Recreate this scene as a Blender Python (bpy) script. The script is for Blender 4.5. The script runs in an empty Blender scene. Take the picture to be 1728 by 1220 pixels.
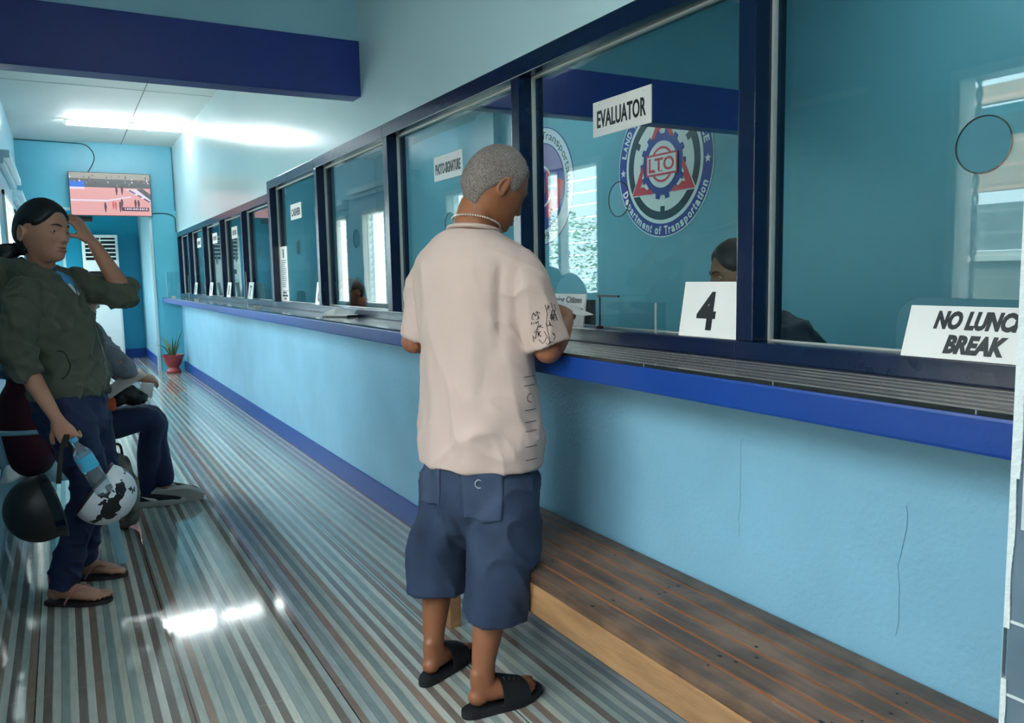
import bpy, bmesh, math, random
from mathutils import Vector, Matrix, noise
random.seed(7)
V = Vector
PI = math.pi
C = bpy.context.scene.collection
SC = bpy.context.scene

# ------------------------------------------------------------------ camera
F_PX = 1352.0
cam_d = bpy.data.cameras.new('camera'); cam = bpy.data.objects.new('camera', cam_d); C.objects.link(cam)
cam_d.sensor_fit = 'HORIZONTAL'; cam_d.sensor_width = 36.0
cam_d.lens = F_PX / 1728.0 * 36.0
cam_d.clip_start = 0.05; cam_d.clip_end = 200
Rm = Matrix(((0.8720, 0.0701, -0.4844), (-0.4890, 0.0850, -0.8681), (-0.0197, 0.9939, 0.1084)))
q = Rm.to_quaternion().normalized()
cam.matrix_world = Matrix.Translation((0, 0, 1.30)) @ q.to_matrix().to_4x4()
SC.camera = cam

# ------------------------------------------------------------------ view + world + sun
SC.view_settings.view_transform = 'Standard'
SC.view_settings.look = 'None'
SC.view_settings.gamma = 1.0
SC.view_settings.use_curve_mapping = False
SC.view_settings.exposure = 1.7
world = bpy.data.worlds.new('world'); SC.world = world; world.use_nodes = True
wn = world.node_tree.nodes; bg = wn['Background']
bg.inputs[0].default_value = (0.83, 0.93, 1.0, 1)
bg.inputs[1].default_value = 5.0
sd = bpy.data.lights.new('sun', 'SUN'); sun = bpy.data.objects.new('sun', sd); C.objects.link(sun)
sd.energy = 6.0; sd.angle = 0.01; sd.color = (1.0, 0.93, 0.82)
sun.rotation_euler = (math.radians(10), math.radians(32), 0)      # comes from above the far (+x) side

def portal(loc, rot, sx, sy):
    l = bpy.data.lights.new('window_portal', 'AREA'); o = bpy.data.objects.new('window_portal', l); C.objects.link(o)
    l.shape = 'RECTANGLE'; l.size = sx; l.size_y = sy; l.cycles.is_portal = True
    o.location = loc; o.rotation_euler = rot

# ------------------------------------------------------------------ dimensions
XW = 1.517          # face of the counter wall
XL = -0.41          # left wall face
YE = 12.57          # far wall face
ZC = 3.20           # ceiling
XO = 4.60           # office back wall
YB = 4.37           # beam front face
XS = 1.259          # counter slab front
ZS = 1.07           # counter top
XG = XW + 0.055     # glass plane
LEFT_WINDOWS = [(0.40, 2.26), (4.95, 6.15), (6.45, 7.72), (8.75, 10.38), (11.0, 12.2), (13.1, 14.7)]
ZWB, ZWT = 0.92, 2.16

# ------------------------------------------------------------------ materials
MATS = {}
def srgb(r, g, b):
    f = lambda c: ((c / 255.0) / 12.92) if c / 255.0 <= 0.04045 else (((c / 255.0) + 0.055) / 1.055) ** 2.4
    return (f(r), f(g), f(b), 1)
def mat(name, col, rough=0.5, metal=0.0, spec=0.5, noise_amt=0.0, noise_scale=8.0, bump=0.0, bump_scale=60.0, coat=0.0, emit=None, sheen=0.0, stretch=(1, 1, 1), col2=None, sss=0.0):
    if name in MATS: return MATS[name]
    m = bpy.data.materials.new(name); m.use_nodes = True
    nt = m.node_tree; b = nt.nodes['Principled BSDF']
    b.inputs['Base Color'].default_value = col
    b.inputs['Roughness'].default_value = rough
    b.inputs['Metallic'].default_value = metal
    b.inputs['Specular IOR Level'].default_value = spec
    b.inputs['Coat Weight'].default_value = coat
    b.inputs['Coat Roughness'].default_value = 0.06
    if sheen: b.inputs['Sheen Weight'].default_value = sheen
    if sss:
        b.inputs['Subsurface Weight'].default_value = sss; b.inputs['Subsurface Radius'].default_value = (0.012, 0.005, 0.003)
    if emit:
        b.inputs['Emission Color'].default_value = emit[0]; b.inputs['Emission Strength'].default_value = emit[1]
    tc = nt.nodes.new('ShaderNodeTexCoord'); mp = nt.nodes.new('ShaderNodeMapping')
    mp.inputs['Scale'].default_value = stretch
    nt.links.new(tc.outputs['Object'], mp.inputs['Vector'])
    if noise_amt or col2:
        n = nt.nodes.new('ShaderNodeTexNoise'); n.inputs['Scale'].default_value = noise_scale; n.inputs['Detail'].default_value = 6
        nt.links.new(mp.outputs[0], n.inputs['Vector'])
        r = nt.nodes.new('ShaderNodeValToRGB')
        r.color_ramp.elements[0].position = 0.3; r.color_ramp.elements[1].position = 0.7
        c2 = col2 or tuple(max(0, c * (1 - noise_amt)) for c in col[:3]) + (1,)
        r.color_ramp.elements[0].color = c2; r.color_ramp.elements[1].color = col
        nt.links.new(n.outputs['Fac'], r.inputs[0]); nt.links.new(r.outputs[0], b.inputs['Base Color'])
    if bump:
        n2 = nt.nodes.new('ShaderNodeTexNoise'); n2.inputs['Scale'].default_value = bump_scale; n2.inputs['Detail'].default_value = 4
        nt.links.new(mp.outputs[0], n2.inputs['Vector'])
        bp = nt.nodes.new('ShaderNodeBump'); bp.inputs['Strength'].default_value = bump; bp.inputs['Distance'].default_value = 0.01
        nt.links.new(n2.outputs['Fac'], bp.inputs['Height']); nt.links.new(bp.outputs[0], b.inputs['Normal'])
    MATS[name] = m
    return m

def stripe_tile(name, palette, period, tile, offs, rough=0.07, grout=True, axis='X'):
    """glossy tile printed with narrow stripes running along y; grout lines on a grid"""
    m = bpy.data.materials.new(name); m.use_nodes = True
    nt = m.node_tree; N = nt.nodes; L = nt.links; b = N['Principled BSDF']
    tc = N.new('ShaderNodeTexCoord'); sp = N.new('ShaderNodeSeparateXYZ'); L.new(tc.outputs['Object'], sp.inputs[0])
    def math_(op, a, bb=None):
        n = N.new('ShaderNodeMath'); n.operation = op
        for i, v in enumerate((a, bb)):
            if v is None: continue
            if isinstance(v, (int, float)): n.inputs[i].default_value = v
            else: L.new(v, n.inputs[i])
        return n.outputs[0]
    x = math_('ADD', sp.outputs['X'], offs[0]); y = math_('ADD', sp.outputs['Y'], offs[1])
    ys = sp.outputs['Y']
    wob = N.new('ShaderNodeTexNoise'); wob.inputs['Scale'].default_value = 3.0; L.new(tc.outputs['Object'], wob.inputs['Vector'])
    xi = math_('FLOOR', math_('DIVIDE', x, period))
    tyi = math_('FLOOR', math_('DIVIDE', y, tile))
    wn_ = N.new('ShaderNodeTexWhiteNoise'); wn_.noise_dimensions = '2D'
    cb = N.new('ShaderNodeCombineXYZ'); L.new(xi, cb.inputs[0]); L.new(math_('MULTIPLY', tyi, 0.0), cb.inputs[1])
    L.new(cb.outputs[0], wn_.inputs['Vector'])
    ramp = N.new('ShaderNodeValToRGB'); ramp.color_ramp.interpolation = 'CONSTANT'
    n = len(palette); el = ramp.color_ramp.elements
    el[0].position = 0; el[0].color = palette[0]; el[1].position = 1.0 / n; el[1].color = palette[1]
    for i in range(2, n):
        e = el.new(i / n); e.color = palette[i]
    # alternate: even stripes pale, odd from the palette
    odd = math_('MODULO', math_('ABSOLUTE', xi), 2.0)          # even stripes from the pale half of the palette, odd from the dark half
    L.new(math_('ADD', math_('MULTIPLY', wn_.outputs['Value'], 0.499), math_('MULTIPLY', odd, 0.5)), ramp.inputs[0])
    # streaks along the stripe
    mp = N.new('ShaderNodeMapping'); mp.inputs['Scale'].default_value = (60, 9, 1); L.new(tc.outputs['Object'], mp.inputs['Vector'])
    ns = N.new('ShaderNodeTexNoise'); ns.inputs['Scale'].default_value = 1.0; ns.inputs['Detail'].default_value = 5; L.new(mp.outputs[0], ns.inputs['Vector'])
    mx = N.new('ShaderNodeMix'); mx.data_type = 'RGBA'; mx.blend_type = 'MULTIPLY'; mx.inputs[0].default_value = 0.4
    L.new(ramp.outputs[0], mx.inputs[6]); 
    r2 = N.new('ShaderNodeValToRGB'); r2.color_ramp.elements[0].position = 0.3; r2.color_ramp.elements[0].color = (0.55, 0.55, 0.55, 1); r2.color_ramp.elements[1].position = 0.65
    L.new(ns.outputs['Fac'], r2.inputs[0]); L.new(r2.outputs[0], mx.inputs[7])
    # thin dark lines between stripes + grout
    fx = math_('FRACT', math_('DIVIDE', x, period)); edge = math_('LESS_THAN', fx, 0.10)
    gx = math_('LESS_THAN', math_('FRACT', math_('DIVIDE', x, tile)), 0.0035 / tile)
    gy = math_('LESS_THAN', math_('FRACT', math_('DIVIDE', y, tile)), 0.0030 / tile)
    mx2 = N.new('ShaderNodeMix'); mx2.data_type = 'RGBA'; L.new(math_('MULTIPLY', edge, 0.30), mx2.inputs[0]); L.new(mx.outputs[2], mx2.inputs[6]); mx2.inputs[7].default_value = (0.05, 0.045, 0.04, 1)
    mx3 = N.new('ShaderNodeMix'); mx3.data_type = 'RGBA'; L.new(gx, mx3.inputs[0]); L.new(mx2.outputs[2], mx3.inputs[6]); mx3.inputs[7].default_value = (0.02, 0.02, 0.02, 1)
    mx4 = N.new('ShaderNodeMix'); mx4.data_type = 'RGBA'; L.new(math_('MULTIPLY', gy, 0.6), mx4.inputs[0]); L.new(mx3.outputs[2], mx4.inputs[6]); mx4.inputs[7].default_value = (0.35, 0.36, 0.34, 1)
    L.new(mx4.outputs[2], b.inputs['Base Color'])
    b.inputs['Roughness'].default_value = rough; b.inputs['Specular IOR Level'].default_value = 0.6
    bp = N.new('ShaderNodeBump'); bp.inputs['Strength'].default_value = 0.03; bp.inputs['Distance'].default_value = 0.003
    L.new(wob.outputs['Fac'], bp.inputs['Height']); L.new(bp.outputs[0], b.inputs['Normal'])
    return m

def glass_mat(name, tint=(0.86, 0.95, 0.95), ior=1.5, rough=0.0):
    m = bpy.data.materials.new(name); m.use_nodes = True
    nt = m.node_tree; N = nt.nodes; L = nt.links
    N.remove(N['Principled BSDF']); out = N['Material Output']
    t = N.new('ShaderNodeBsdfTransparent'); t.inputs[0].default_value = tint + (1,)
    g = N.new('ShaderNodeBsdfGlossy'); g.inputs['Roughness'].default_value = rough
    # Schlick reflectance of one surface, the same from either side of the sheet
    ge = N.new('ShaderNodeNewGeometry'); dt = N.new('ShaderNodeVectorMath'); dt.operation = 'DOT_PRODUCT'
    L.new(ge.outputs['Incoming'], dt.inputs[0]); L.new(ge.outputs['Normal'], dt.inputs[1])
    def m_(op, a, b_):
        n = N.new('ShaderNodeMath'); n.operation = op
        for i, v in enumerate((a, b_)):
            if isinstance(v, (int, float)): n.inputs[i].default_value = v
            else: L.new(v, n.inputs[i])
        return n.outputs[0]
    r0 = ((ior - 1) / (ior + 1)) ** 2
    ab = m_('ABSOLUTE', dt.outputs['Value'], 0.0)
    fr = m_('ADD', m_('MULTIPLY', m_('POWER', m_('SUBTRACT', 1.0, ab), 5.0), 1 - r0), r0)
    mx = N.new('ShaderNodeMixShader'); L.new(fr, mx.inputs[0]); L.new(t.outputs[0], mx.inputs[1]); L.new(g.outputs[0], mx.inputs[2])
    L.new(mx.outputs[0], out.inputs[0])
    return m

M_LIGHTBLUE = mat('paint_light_blue', srgb(158, 204, 220), 0.30, spec=0.5, noise_amt=0.10, noise_scale=2.2, bump=0.05, bump_scale=120)
M_UPPER = mat('paint_light_blue_gloss', srgb(206, 229, 235), 0.17, spec=0.55, noise_amt=0.05, noise_scale=1.5, bump=0.03, bump_scale=7)
M_ROUGHWALL = mat('paint_light_blue_plaster', srgb(146, 198, 222), 0.38, spec=0.4, noise_amt=0.14, noise_scale=2.6, bump=0.2, bump_scale=70)
M_TURQ = mat('paint_turquoise', srgb(84, 172, 194), 0.35, noise_amt=0.08, noise_scale=3, bump=0.04, bump_scale=60)
M_TURQ_DEEP = mat('paint_turquoise_deep', srgb(20, 160, 195), 0.35, noise_amt=0.06, noise_scale=3)
M_OFFICE = mat('paint_office_turquoise', srgb(92, 156, 172), 0.4, noise_amt=0.10, noise_scale=1.2, bump=0.04, bump_scale=40)
M_BEAM = mat('paint_beam_blue', srgb(9, 46, 132), 0.4, noise_amt=0.15, noise_scale=4, bump=0.15, bump_scale=25)
M_NAVY = mat('paint_frame_navy', srgb(8, 28, 62), 0.22, spec=0.6, noise_amt=0.2, noise_scale=12, bump=0.08, bump_scale=30)
M_BLUE = mat('paint_counter_blue', srgb(10, 60, 140), 0.38, noise_amt=0.10, noise_scale=5, bump=0.12, bump_scale=30)
M_BASE = mat('paint_baseboard_blue', srgb(14, 68, 152), 0.35, noise_amt=0.12, noise_scale=5, bump=0.1, bump_scale=30)
M_CEIL = mat('ceiling_white', srgb(225, 228, 226), 0.6, noise_amt=0.04, noise_scale=2)
M_WHITE = mat('white_paint', srgb(235, 235, 230), 0.4)
M_SIGN = mat('sign_white', srgb(238, 232, 228), 0.35)
M_INK = mat('sign_black', srgb(18, 18, 26), 0.4)
M_BLACK = mat('black_plastic', srgb(14, 15, 18), 0.35)
M_BEAD = mat('bead_silver', srgb(190, 190, 185), 0.35, metal=0.3)
M_CONC = mat('outside_ground', srgb(190, 185, 175), 0.9, noise_amt=0.2, noise_scale=3)
M_GLASS = glass_mat('pane_glass')
M_LOUVER = glass_mat('louver_glass', (0.82, 0.88, 0.87), 1.5, 0.08)
M_ACRYL = glass_mat('acrylic_clear', (0.9, 0.95, 0.96), 1.49)

def ramp_wood():
    m = mat('bench_wood', srgb(140, 106, 82), 0.42, noise_amt=0.0, bump=0.25, bump_scale=30, stretch=(14, 1.2, 14), noise_scale=3, col2=srgb(96, 74, 62))
    nt = m.node_tree; N = nt.nodes; L = nt.links; b = N['Principled BSDF']
    src = b.inputs['Base Color'].links[0].from_socket
    tc = N.new('ShaderNodeTexCoord'); n = N.new('ShaderNodeTexNoise'); n.inputs['Scale'].default_value = 7; n.inputs['Detail'].default_value = 8
    L.new(tc.outputs['Object'], n.inputs['Vector'])
    r = N.new('ShaderNodeValToRGB'); r.color_ramp.elements[0].position = 0.42; r.color_ramp.elements[1].position = 0.62
    r.color_ramp.elements[0].color = srgb(84, 74, 72); r.color_ramp.elements[1].color = (1, 1, 1, 1)
    L.new(n.outputs['Fac'], r.inputs[0])
    mx = N.new('ShaderNodeMix'); mx.data_type = 'RGBA'; mx.blend_type = 'MULTIPLY'; mx.inputs[0].default_value = 0.5
    L.new(src, mx.inputs[6]); L.new(r.outputs[0], mx.inputs[7]); L.new(mx.outputs[2], b.inputs['Base Color'])
    return m
M_WOOD = ramp_wood()
M_WOODF = mat('bench_wood_apron', srgb(184, 136, 92), 0.5, stretch=(6, 0.9, 6), noise_scale=4, col2=srgb(146, 104, 68), bump=0.2, bump_scale=25)

PAL = [srgb(198, 198, 186), srgb(180, 184, 174), srgb(204, 202, 190), srgb(166, 174, 168), srgb(192, 192, 178),
       srgb(138, 118, 106), srgb(136, 150, 146), srgb(154, 130, 114), srgb(150, 160, 154), srgb(126, 114, 106)]
M_FLOOR = stripe_tile('floor_stripe_tile', PAL, 0.0240, 0.42, (0.162, 0.105))
PAL2 = [srgb(176, 168, 158), srgb(190, 184, 174), srgb(160, 152, 144), srgb(116, 108, 102), srgb(128, 120, 112), srgb(104, 98, 92)]
M_TOP = stripe_tile('counter_stripe_tile', PAL2, 0.021, 0.42, (0.0, 0.1), rough=0.08)

# ------------------------------------------------------------------ mesh builder
class MB:
    def __init__(s): s.v = []; s.f = []; s.m = []
    def add(s, vs, fs, M=None, mi=0):
        o = len(s.v)
        s.v += [tuple(M @ V(p)) if M is not None else tuple(p) for p in vs]
        s.f += [tuple(i + o for i in f) for f in fs]; s.m += [mi] * len(fs)
        return s
    def box(s, a, b, M=None, mi=0):
        x0, y0, z0 = (min(a[i], b[i]) for i in range(3)); x1, y1, z1 = (max(a[i], b[i]) for i in range(3))
        vs = [(x0,y0,z0),(x1,y0,z0),(x1,y1,z0),(x0,y1,z0),(x0,y0,z1),(x1,y0,z1),(x1,y1,z1),(x0,y1,z1)]
        return s.add(vs, [(0,3,2,1),(4,5,6,7),(0,1,5,4),(1,2,6,5),(2,3,7,6),(3,0,4,7)], M, mi)
    def loft(s, rings, caps=True, M=None, mi=0, closed=True):
        n = len(rings[0]); vs = [p for r in rings for p in r]; fs = []
        for i in range(len(rings) - 1):
            for j in range(n if closed else n - 1):
                k = (j + 1) % n
                fs.append((i*n+j, i*n+k, (i+1)*n+k, (i+1)*n+j))
        if caps:
            fs.append(tuple(range(n - 1, -1, -1))); fs.append(tuple((len(rings)-1)*n + j for j in range(n)))
        return s.add(vs, fs, M, mi)
    def lathe(s, prof, n=24, M=None, mi=0, caps=True):
        rings = [[(r*math.cos(2*PI*j/n), r*math.sin(2*PI*j/n), z) for j in range(n)] for r, z in prof]
        return s.loft(rings, caps, M, mi)
    def ell(s, c, r, n=20, m=12, M=None, mi=0):
        rings = []
        for i in range(1, m):
            t = PI * i / m
            rings.append([(c[0]+r[0]*math.sin(t)*math.cos(2*PI*j/n), c[1]+r[1]*math.sin(t)*math.sin(2*PI*j/n), c[2]-r[2]*math.cos(t)) for j in range(n)])
        return s.loft(rings, True, M, mi)
    def tube(s, pts, r, n=8, M=None, mi=0, res=1, caps=True):
        return s.limb(pts, [(r, r)] * len(pts), n=n, res=res, dome=False, M=M, mi=mi)
    def limb(s, pts, rads, ref=None, n=16, res=4, dome=True, M=None, mi=0):
        pts = [V(p) for p in pts]; rads = [(r, r) if isinstance(r, (int, float)) else tuple(r) for r in rads]
        P, R = [], []
        k = len(pts)
        for i in range(k - 1):
            p0 = pts[max(i-1, 0)]; p1 = pts[i]; p2 = pts[i+1]; p3 = pts[min(i+2, k-1)]
            r0 = rads[max(i-1, 0)]; r1 = rads[i]; r2 = rads[i+1]; r3 = rads[min(i+2, k-1)]
            for j in range(res):
                t = j / res
                h = lambda a, b, c, d: 0.5*((2*b)+(-a+c)*t+(2*a-5*b+4*c-d)*t*t+(-a+3*b-3*c+d)*t**3)
                P.append(h(p0, p1, p2, p3) if res > 1 else p1.copy())
                R.append((max(1e-4, h(r0[0], r1[0], r2[0], r3[0])), max(1e-4, h(r0[1], r1[1], r2[1], r3[1]))))
        P.append(pts[-1]); R.append(rads[-1])
        T = []
        for i in range(len(P)):
            t = P[min(i+1, len(P)-1)] - P[max(i-1, 0)]; T.append(t.normalized())
        u = V(ref) if ref is not None else (V((1, 0, 0)) if abs(T[0].x) < 0.8 else V((0, 1, 0)))
        rings = []
        frames = []
        for i in range(len(P)):
            uu = (u - T[i] * u.dot(T[i])).normalized(); vv = T[i].cross(uu); frames.append((uu, vv))
            if ref is None: u = uu
        def ring(c, uu, vv, a, b): return [c + uu*(a*math.cos(2*PI*j/n)) + vv*(b*math.sin(2*PI*j/n)) for j in range(n)]
        if dome:
            for q_ in (0.95, 0.75, 0.4):
                e = min(R[0]); rings.append(ring(P[0] - T[0]*e*q_, *frames[0], R[0][0]*math.sqrt(1-q_*q_), R[0][1]*math.sqrt(1-q_*q_)))
        for i in range(len(P)): rings.append(ring(P[i], *frames[i], *R[i]))
        if dome:
            for q_ in (0.4, 0.75, 0.95):
                e = min(R[-1]); rings.append(ring(P[-1] + T[-1]*e*q_, *frames[-1], R[-1][0]*math.sqrt(1-q_*q_), R[-1][1]*math.sqrt(1-q_*q_)))
        return s.loft(rings, True, M, mi)
    def prism(s, poly, z0, z1, M=None, mi=0):
        n = len(poly); vs = [(p[0], p[1], z0) for p in poly] + [(p[0], p[1], z1) for p in poly]
        fs = [tuple(range(n-1, -1, -1)), tuple(range(n, 2*n))] + [(i, (i+1) % n, n+(i+1) % n, n+i) for i in range(n)]
        return s.add(vs, fs, M, mi)
    def mesh(s, name):
        me = bpy.data.meshes.new(name); me.from_pydata(s.v, [], s.f); me.update()
        return me
    def build(s, name, mats, parent=None, smooth=None, bevel=0.0, M=None, fixn=True):
        me = s.mesh(name)
        if not isinstance(mats, (list, tuple)): mats = [mats]
        for m_ in mats: me.materials.append(m_)
        for p, mi in zip(me.polygons, s.m): p.material_index = mi
        bm = bmesh.new(); bm.from_mesh(me)
        if fixn: bmesh.ops.recalc_face_normals(bm, faces=bm.faces)
        if bevel:
            es = [e for e in bm.edges if len(e.link_faces) == 2 and e.calc_face_angle(0) > 0.6]
            bmesh.ops.bevel(bm, geom=es, offset=bevel, segments=2, affect='EDGES', profile=0.7)
        bm.to_mesh(me); bm.free()
        if smooth is not None:
            me.polygons.foreach_set('use_smooth', [True] * len(me.polygons))
            if smooth < 3: me.set_sharp_from_angle(angle=smooth)
        o = bpy.data.objects.new(name, me); C.objects.link(o)
        if M is not None: o.matrix_world = M
        if parent is not None: o.parent = parent
        return o

def organic(mb, name, mat_, parent=None, voxel=0.006, smooth=4, factor=0.5, wrinkle=None):
    me = mb.mesh('tmp'); 
    bm = bmesh.new(); bm.from_mesh(me); bmesh.ops.recalc_face_normals(bm, faces=bm.faces); bm.to_mesh(me); bm.free()
    o = bpy.data.objects.new('tmp', me); C.objects.link(o)
    r = o.modifiers.new('r', 'REMESH'); r.mode = 'VOXEL'; r.voxel_size = voxel; r.adaptivity = 0
    if smooth:
        sm = o.modifiers.new('s', 'SMOOTH'); sm.iterations = smooth; sm.factor = factor
    dg = bpy.context.evaluated_depsgraph_get(); dg.update()
    me2 = bpy.data.meshes.new_from_object(o.evaluated_get(dg)); me2.name = name
    bpy.data.objects.remove(o); bpy.data.meshes.remove(me)
    if wrinkle:
        nr = [v.normal.copy() for v in me2.vertices]
        for v, n_ in zip(me2.vertices, nr): v.co += n_ * wrinkle(v.co, n_)
        me2.update()
    me2.materials.clear(); me2.materials.append(mat_)
    me2.polygons.foreach_set('use_smooth', [True] * len(me2.polygons))
    o = bpy.data.objects.new(name, me2); C.objects.link(o)
    if parent is not None: o.parent = parent
    return o

# ------------------------------------------------------------------ tags
def tag(o, label=None, cat=None, group=None, kind=None):
    if label: o['label'] = label
    if cat: o['category'] = cat
    if group: o['group'] = group
    if kind: o['kind'] = kind
    return o
def struct(o): o['kind'] = 'structure'; return o
def empty(name, loc=(0, 0, 0)):
    o = bpy.data.objects.new(name, None); C.objects.link(o); o.location = loc; o.empty_display_size = 0.05
    return o
def thing(name, label, cat, loc=(0, 0, 0), group=None):
    return tag(empty(name, loc), label, cat, group)
def rebase(root, loc):
    """children built in world coordinates: keep them there while the Empty stands at its base"""
    root.location = loc
    for ch in list(root.children):
        ch.matrix_parent_inverse = Matrix.Translation(-V(loc))

# text -> mesh, fitted to a w x h box centred at the matrix origin (local x right, y up, z out)
def text_mesh(s, w, h, M, shear=0.0, bold=0.0, depth=0.001, space=1.0):
    cu = bpy.data.curves.new('t', 'FONT'); cu.body = s; cu.size = 1; cu.align_x = 'CENTER'; cu.align_y = 'CENTER'
    cu.shear = shear; cu.offset = bold; cu.space_line = space; cu.resolution_u = 3; cu.extrude = 0.01
    o = bpy.data.objects.new('t', cu); C.objects.link(o)
    dg = bpy.context.evaluated_depsgraph_get(); dg.update()
    me = bpy.data.meshes.new_from_object(o.evaluated_get(dg)); bpy.data.objects.remove(o); bpy.data.curves.remove(cu)
    xs = [v.co.x for v in me.vertices]; ys = [v.co.y for v in me.vertices]
    cx, cy = (max(xs)+min(xs))/2, (max(ys)+min(ys))/2; sx = w/(max(xs)-min(xs)); sy = h/(max(ys)-min(ys)) if h else sx
    vs = [M @ V(((v.co.x-cx)*sx, (v.co.y-cy)*sy, v.co.z*depth/0.02)) for v in me.vertices]
    fs = [tuple(p.vertices) for p in me.polygons]
    bpy.data.meshes.remove(me)
    return vs, fs
def facing_corridor(x, y, z, lean=0.0):
    """frame of a board on the counter wall, seen from the corridor: right = -y, up = z, out = -x"""
    R = Matrix(((0, 0, -1, 0), (-1, 0, 0, 0), (0, 1, 0, 0), (0, 0, 0, 1)))
    return Matrix.Translation((x, y, z)) @ R @ Matrix.Rotation(-lean, 4, 'X')

# ================================================================== SETTING
T = 0.15
def sbox(name, a, b, m, bevel=0.0):
    return struct(MB().box(a, b).build(name, m, bevel=bevel))
floor = sbox('floor', (-0.56, -2.0, -0.12), (4.9, 15.4, 0.0), M_FLOOR)
sbox('ceiling', (-0.7, -2.0, ZC), (4.9, 15.4, ZC + 0.2), M_CEIL)
# seams of the ceiling boards
mb = MB()
mb.box((0.86, YB + 0.2, ZC - 0.003), (0.868, YE, ZC)); mb.box((XL, 9.0, ZC - 0.002), (XW, 9.006, ZC)); mb.box((XL, 6.6, ZC - 0.002), (XW, 6.606, ZC))
struct(mb.build('trim_1', mat('seam_grey', srgb(120, 130, 132), 0.7)))

# counter wall: lower part, header above the windows, end piece by the far wall
wl = MB(); wl.box((XW, 0.40, 0), (XW + T, YE + 0.15, 0.9978))
struct(wl.build('wall_right', M_ROUGHWALL))
wu = MB(); wu.box((XW, 0.40, 2.08), (XW + T, 6.74, ZC)); wu.box((XW, 6.74, 1.985), (XW + T, YE + 0.15, ZC))
struct(wu.build('wall_right_upper', M_UPPER))
# hairline cracks on the plaster
random.seed(3)
cr = MB()
for (y, z0, z1) in ((1.50, 0.62, 0.86), (1.03, 0.52, 0.80)):
    z = z1; yy = y
    while z > z0:
        z2 = z - random.uniform(0.012, 0.03); y2 = yy + random.uniform(-0.004, 0.0055)
        cr.add([(XW - 0.0006, yy, z), (XW - 0.0006, yy + 0.0009, z), (XW - 0.0006, y2 + 0.0009, z2), (XW - 0.0006, y2, z2)], [(0, 1, 2, 3)])
        z, yy = z2, y2
struct(cr.build('wall_crack', mat('crack_dark', srgb(60, 96, 110), 0.9)))
# baseboards
sbox('baseboard_right', (XW - 0.012, 2.6, 0), (XW, YE + 0.15, 0.128), M_BASE, 0.003)
sbox('baseboard_right_near', (XW - 0.012, 0.4, 0), (XW, 2.6, 0.128), M_BASE)

# left wall with window openings
wl = MB(); ys = -2.0
X0, X1 = XL - T, XL
for (a, b) in LEFT_WINDOWS:
    wl.box((X0, ys, 0), (X1, a, ZC)); wl.box((X0, a, 0), (X1, b, ZWB)); wl.box((X0, a, ZWT), (X1, b, ZC)); ys = b
wl.box((X0, ys, 0), (X1, 15.4, ZC))
struct(wl.build('wall_left', M_LIGHTBLUE))
sbox('baseboard_left', (XL, -1.9, 0), (XL + 0.012, YE, 0.12), M_BASE)
# far wall with a doorway, passage behind
DX0, DX1, DZ = 0.05, 1.19, 2.32
wb = MB(); wb.box((XL, YE, 0), (DX0, YE + 0.12, ZC)); wb.box((DX1, YE, 0), (XW, YE + 0.12, ZC)); wb.box((DX0, YE, DZ), (DX1, YE + 0.12, ZC))
struct(wb.build('wall_back', M_TURQ))
sbox('wall_passage_end', (-0.7, 15.25, 0), (4.9, 15.4, ZC), M_TURQ_DEEP)
wp = MB(); wp.box((DX1 + 0.03, YE + 0.12, 0), (DX1 + 0.13, 15.25, ZC)); struct(wp.build('wall_passage_right', M_LIGHTBLUE))
sbox('baseboard_back', (XL, 15.235, 0), (DX1 + 0.03, 15.25, 0.15), M_BASE)
sbox('baseboard_passage', (DX1 + 0.016, YE + 0.12, 0), (DX1 + 0.03, 15.235, 0.15), M_BASE)
dj = MB(); dj.box((DX1 - 0.035, YE - 0.01, 0), (DX1, YE + 0.13, DZ)); dj.box((DX0, YE - 0.01, 0), (DX0 + 0.035, YE + 0.13, DZ)); dj.box((DX0, YE - 0.01, DZ - 0.035), (DX1, YE + 0.13, DZ))
struct(dj.build('door_1', mat('alu_frame', srgb(170, 200, 208), 0.3, metal=0.2)))
# near wall (behind the photographer), entrance opening
wf = MB(); wf.box((XL, -2.0, 0), (4.8, -1.85, ZC))
struct(wf.build('wall_front', M_LIGHTBLUE))
sbox('wall_entry_right', (1.75, -1.85, 0), (1.9, 0.40, ZC), M_LIGHTBLUE)

# beam and the wall on it, over the corridor and over the office
BEAMD = 0.14
sbox('beam_corridor', (XL, YB, 2.288), (XW + 0.004, YB + BEAMD, 2.585), M_BEAM, 0.006)
sbox('beam_office', (XW + T, YB, 2.298), (XO, YB + BEAMD, 2.585), M_BEAM, 0.006)
sbox('wall_over_beam', (XL, YB + 0.02, 2.585), (XW, YB + BEAMD - 0.02, ZC), M_LIGHTBLUE)
sbox('wall_over_beam_office', (XW + T, YB + 0.03, 2.585), (XO, YB + BEAMD - 0.03, ZC), M_OFFICE)

# office shell
sbox('wall_office', (XO, -1.85, 0), (XO + 0.15, 15.4, ZC), M_OFFICE)
sbox('wall_office_near', (XW + 0.38, 0.25, 0), (XO, 0.40, ZC), M_OFFICE)
sbox('wall_office_far', (XW + T, YE + 0.15, 0), (XO, YE + 0.3, ZC), M_OFFICE)
pc = MB(); pc.box((XO - 0.10, 8.40, 0), (XO, 8.85, ZC)); pc.box((XO - 0.10, 12.2, 0), (XO, 12.6, ZC)); pc.box((XO - 0.12, YB - 0.12, 0), (XO, YB + 0.4, 2.27))
pc2 = MB(); pc2.box((XO - 0.10, 8.40, 0), (XO, 8.85, ZC)); pc2.box((XO - 0.10, 11.9, 0), (XO, 12.35, ZC))
struct(pc2.build('pilaster', M_OFFICE))

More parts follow.
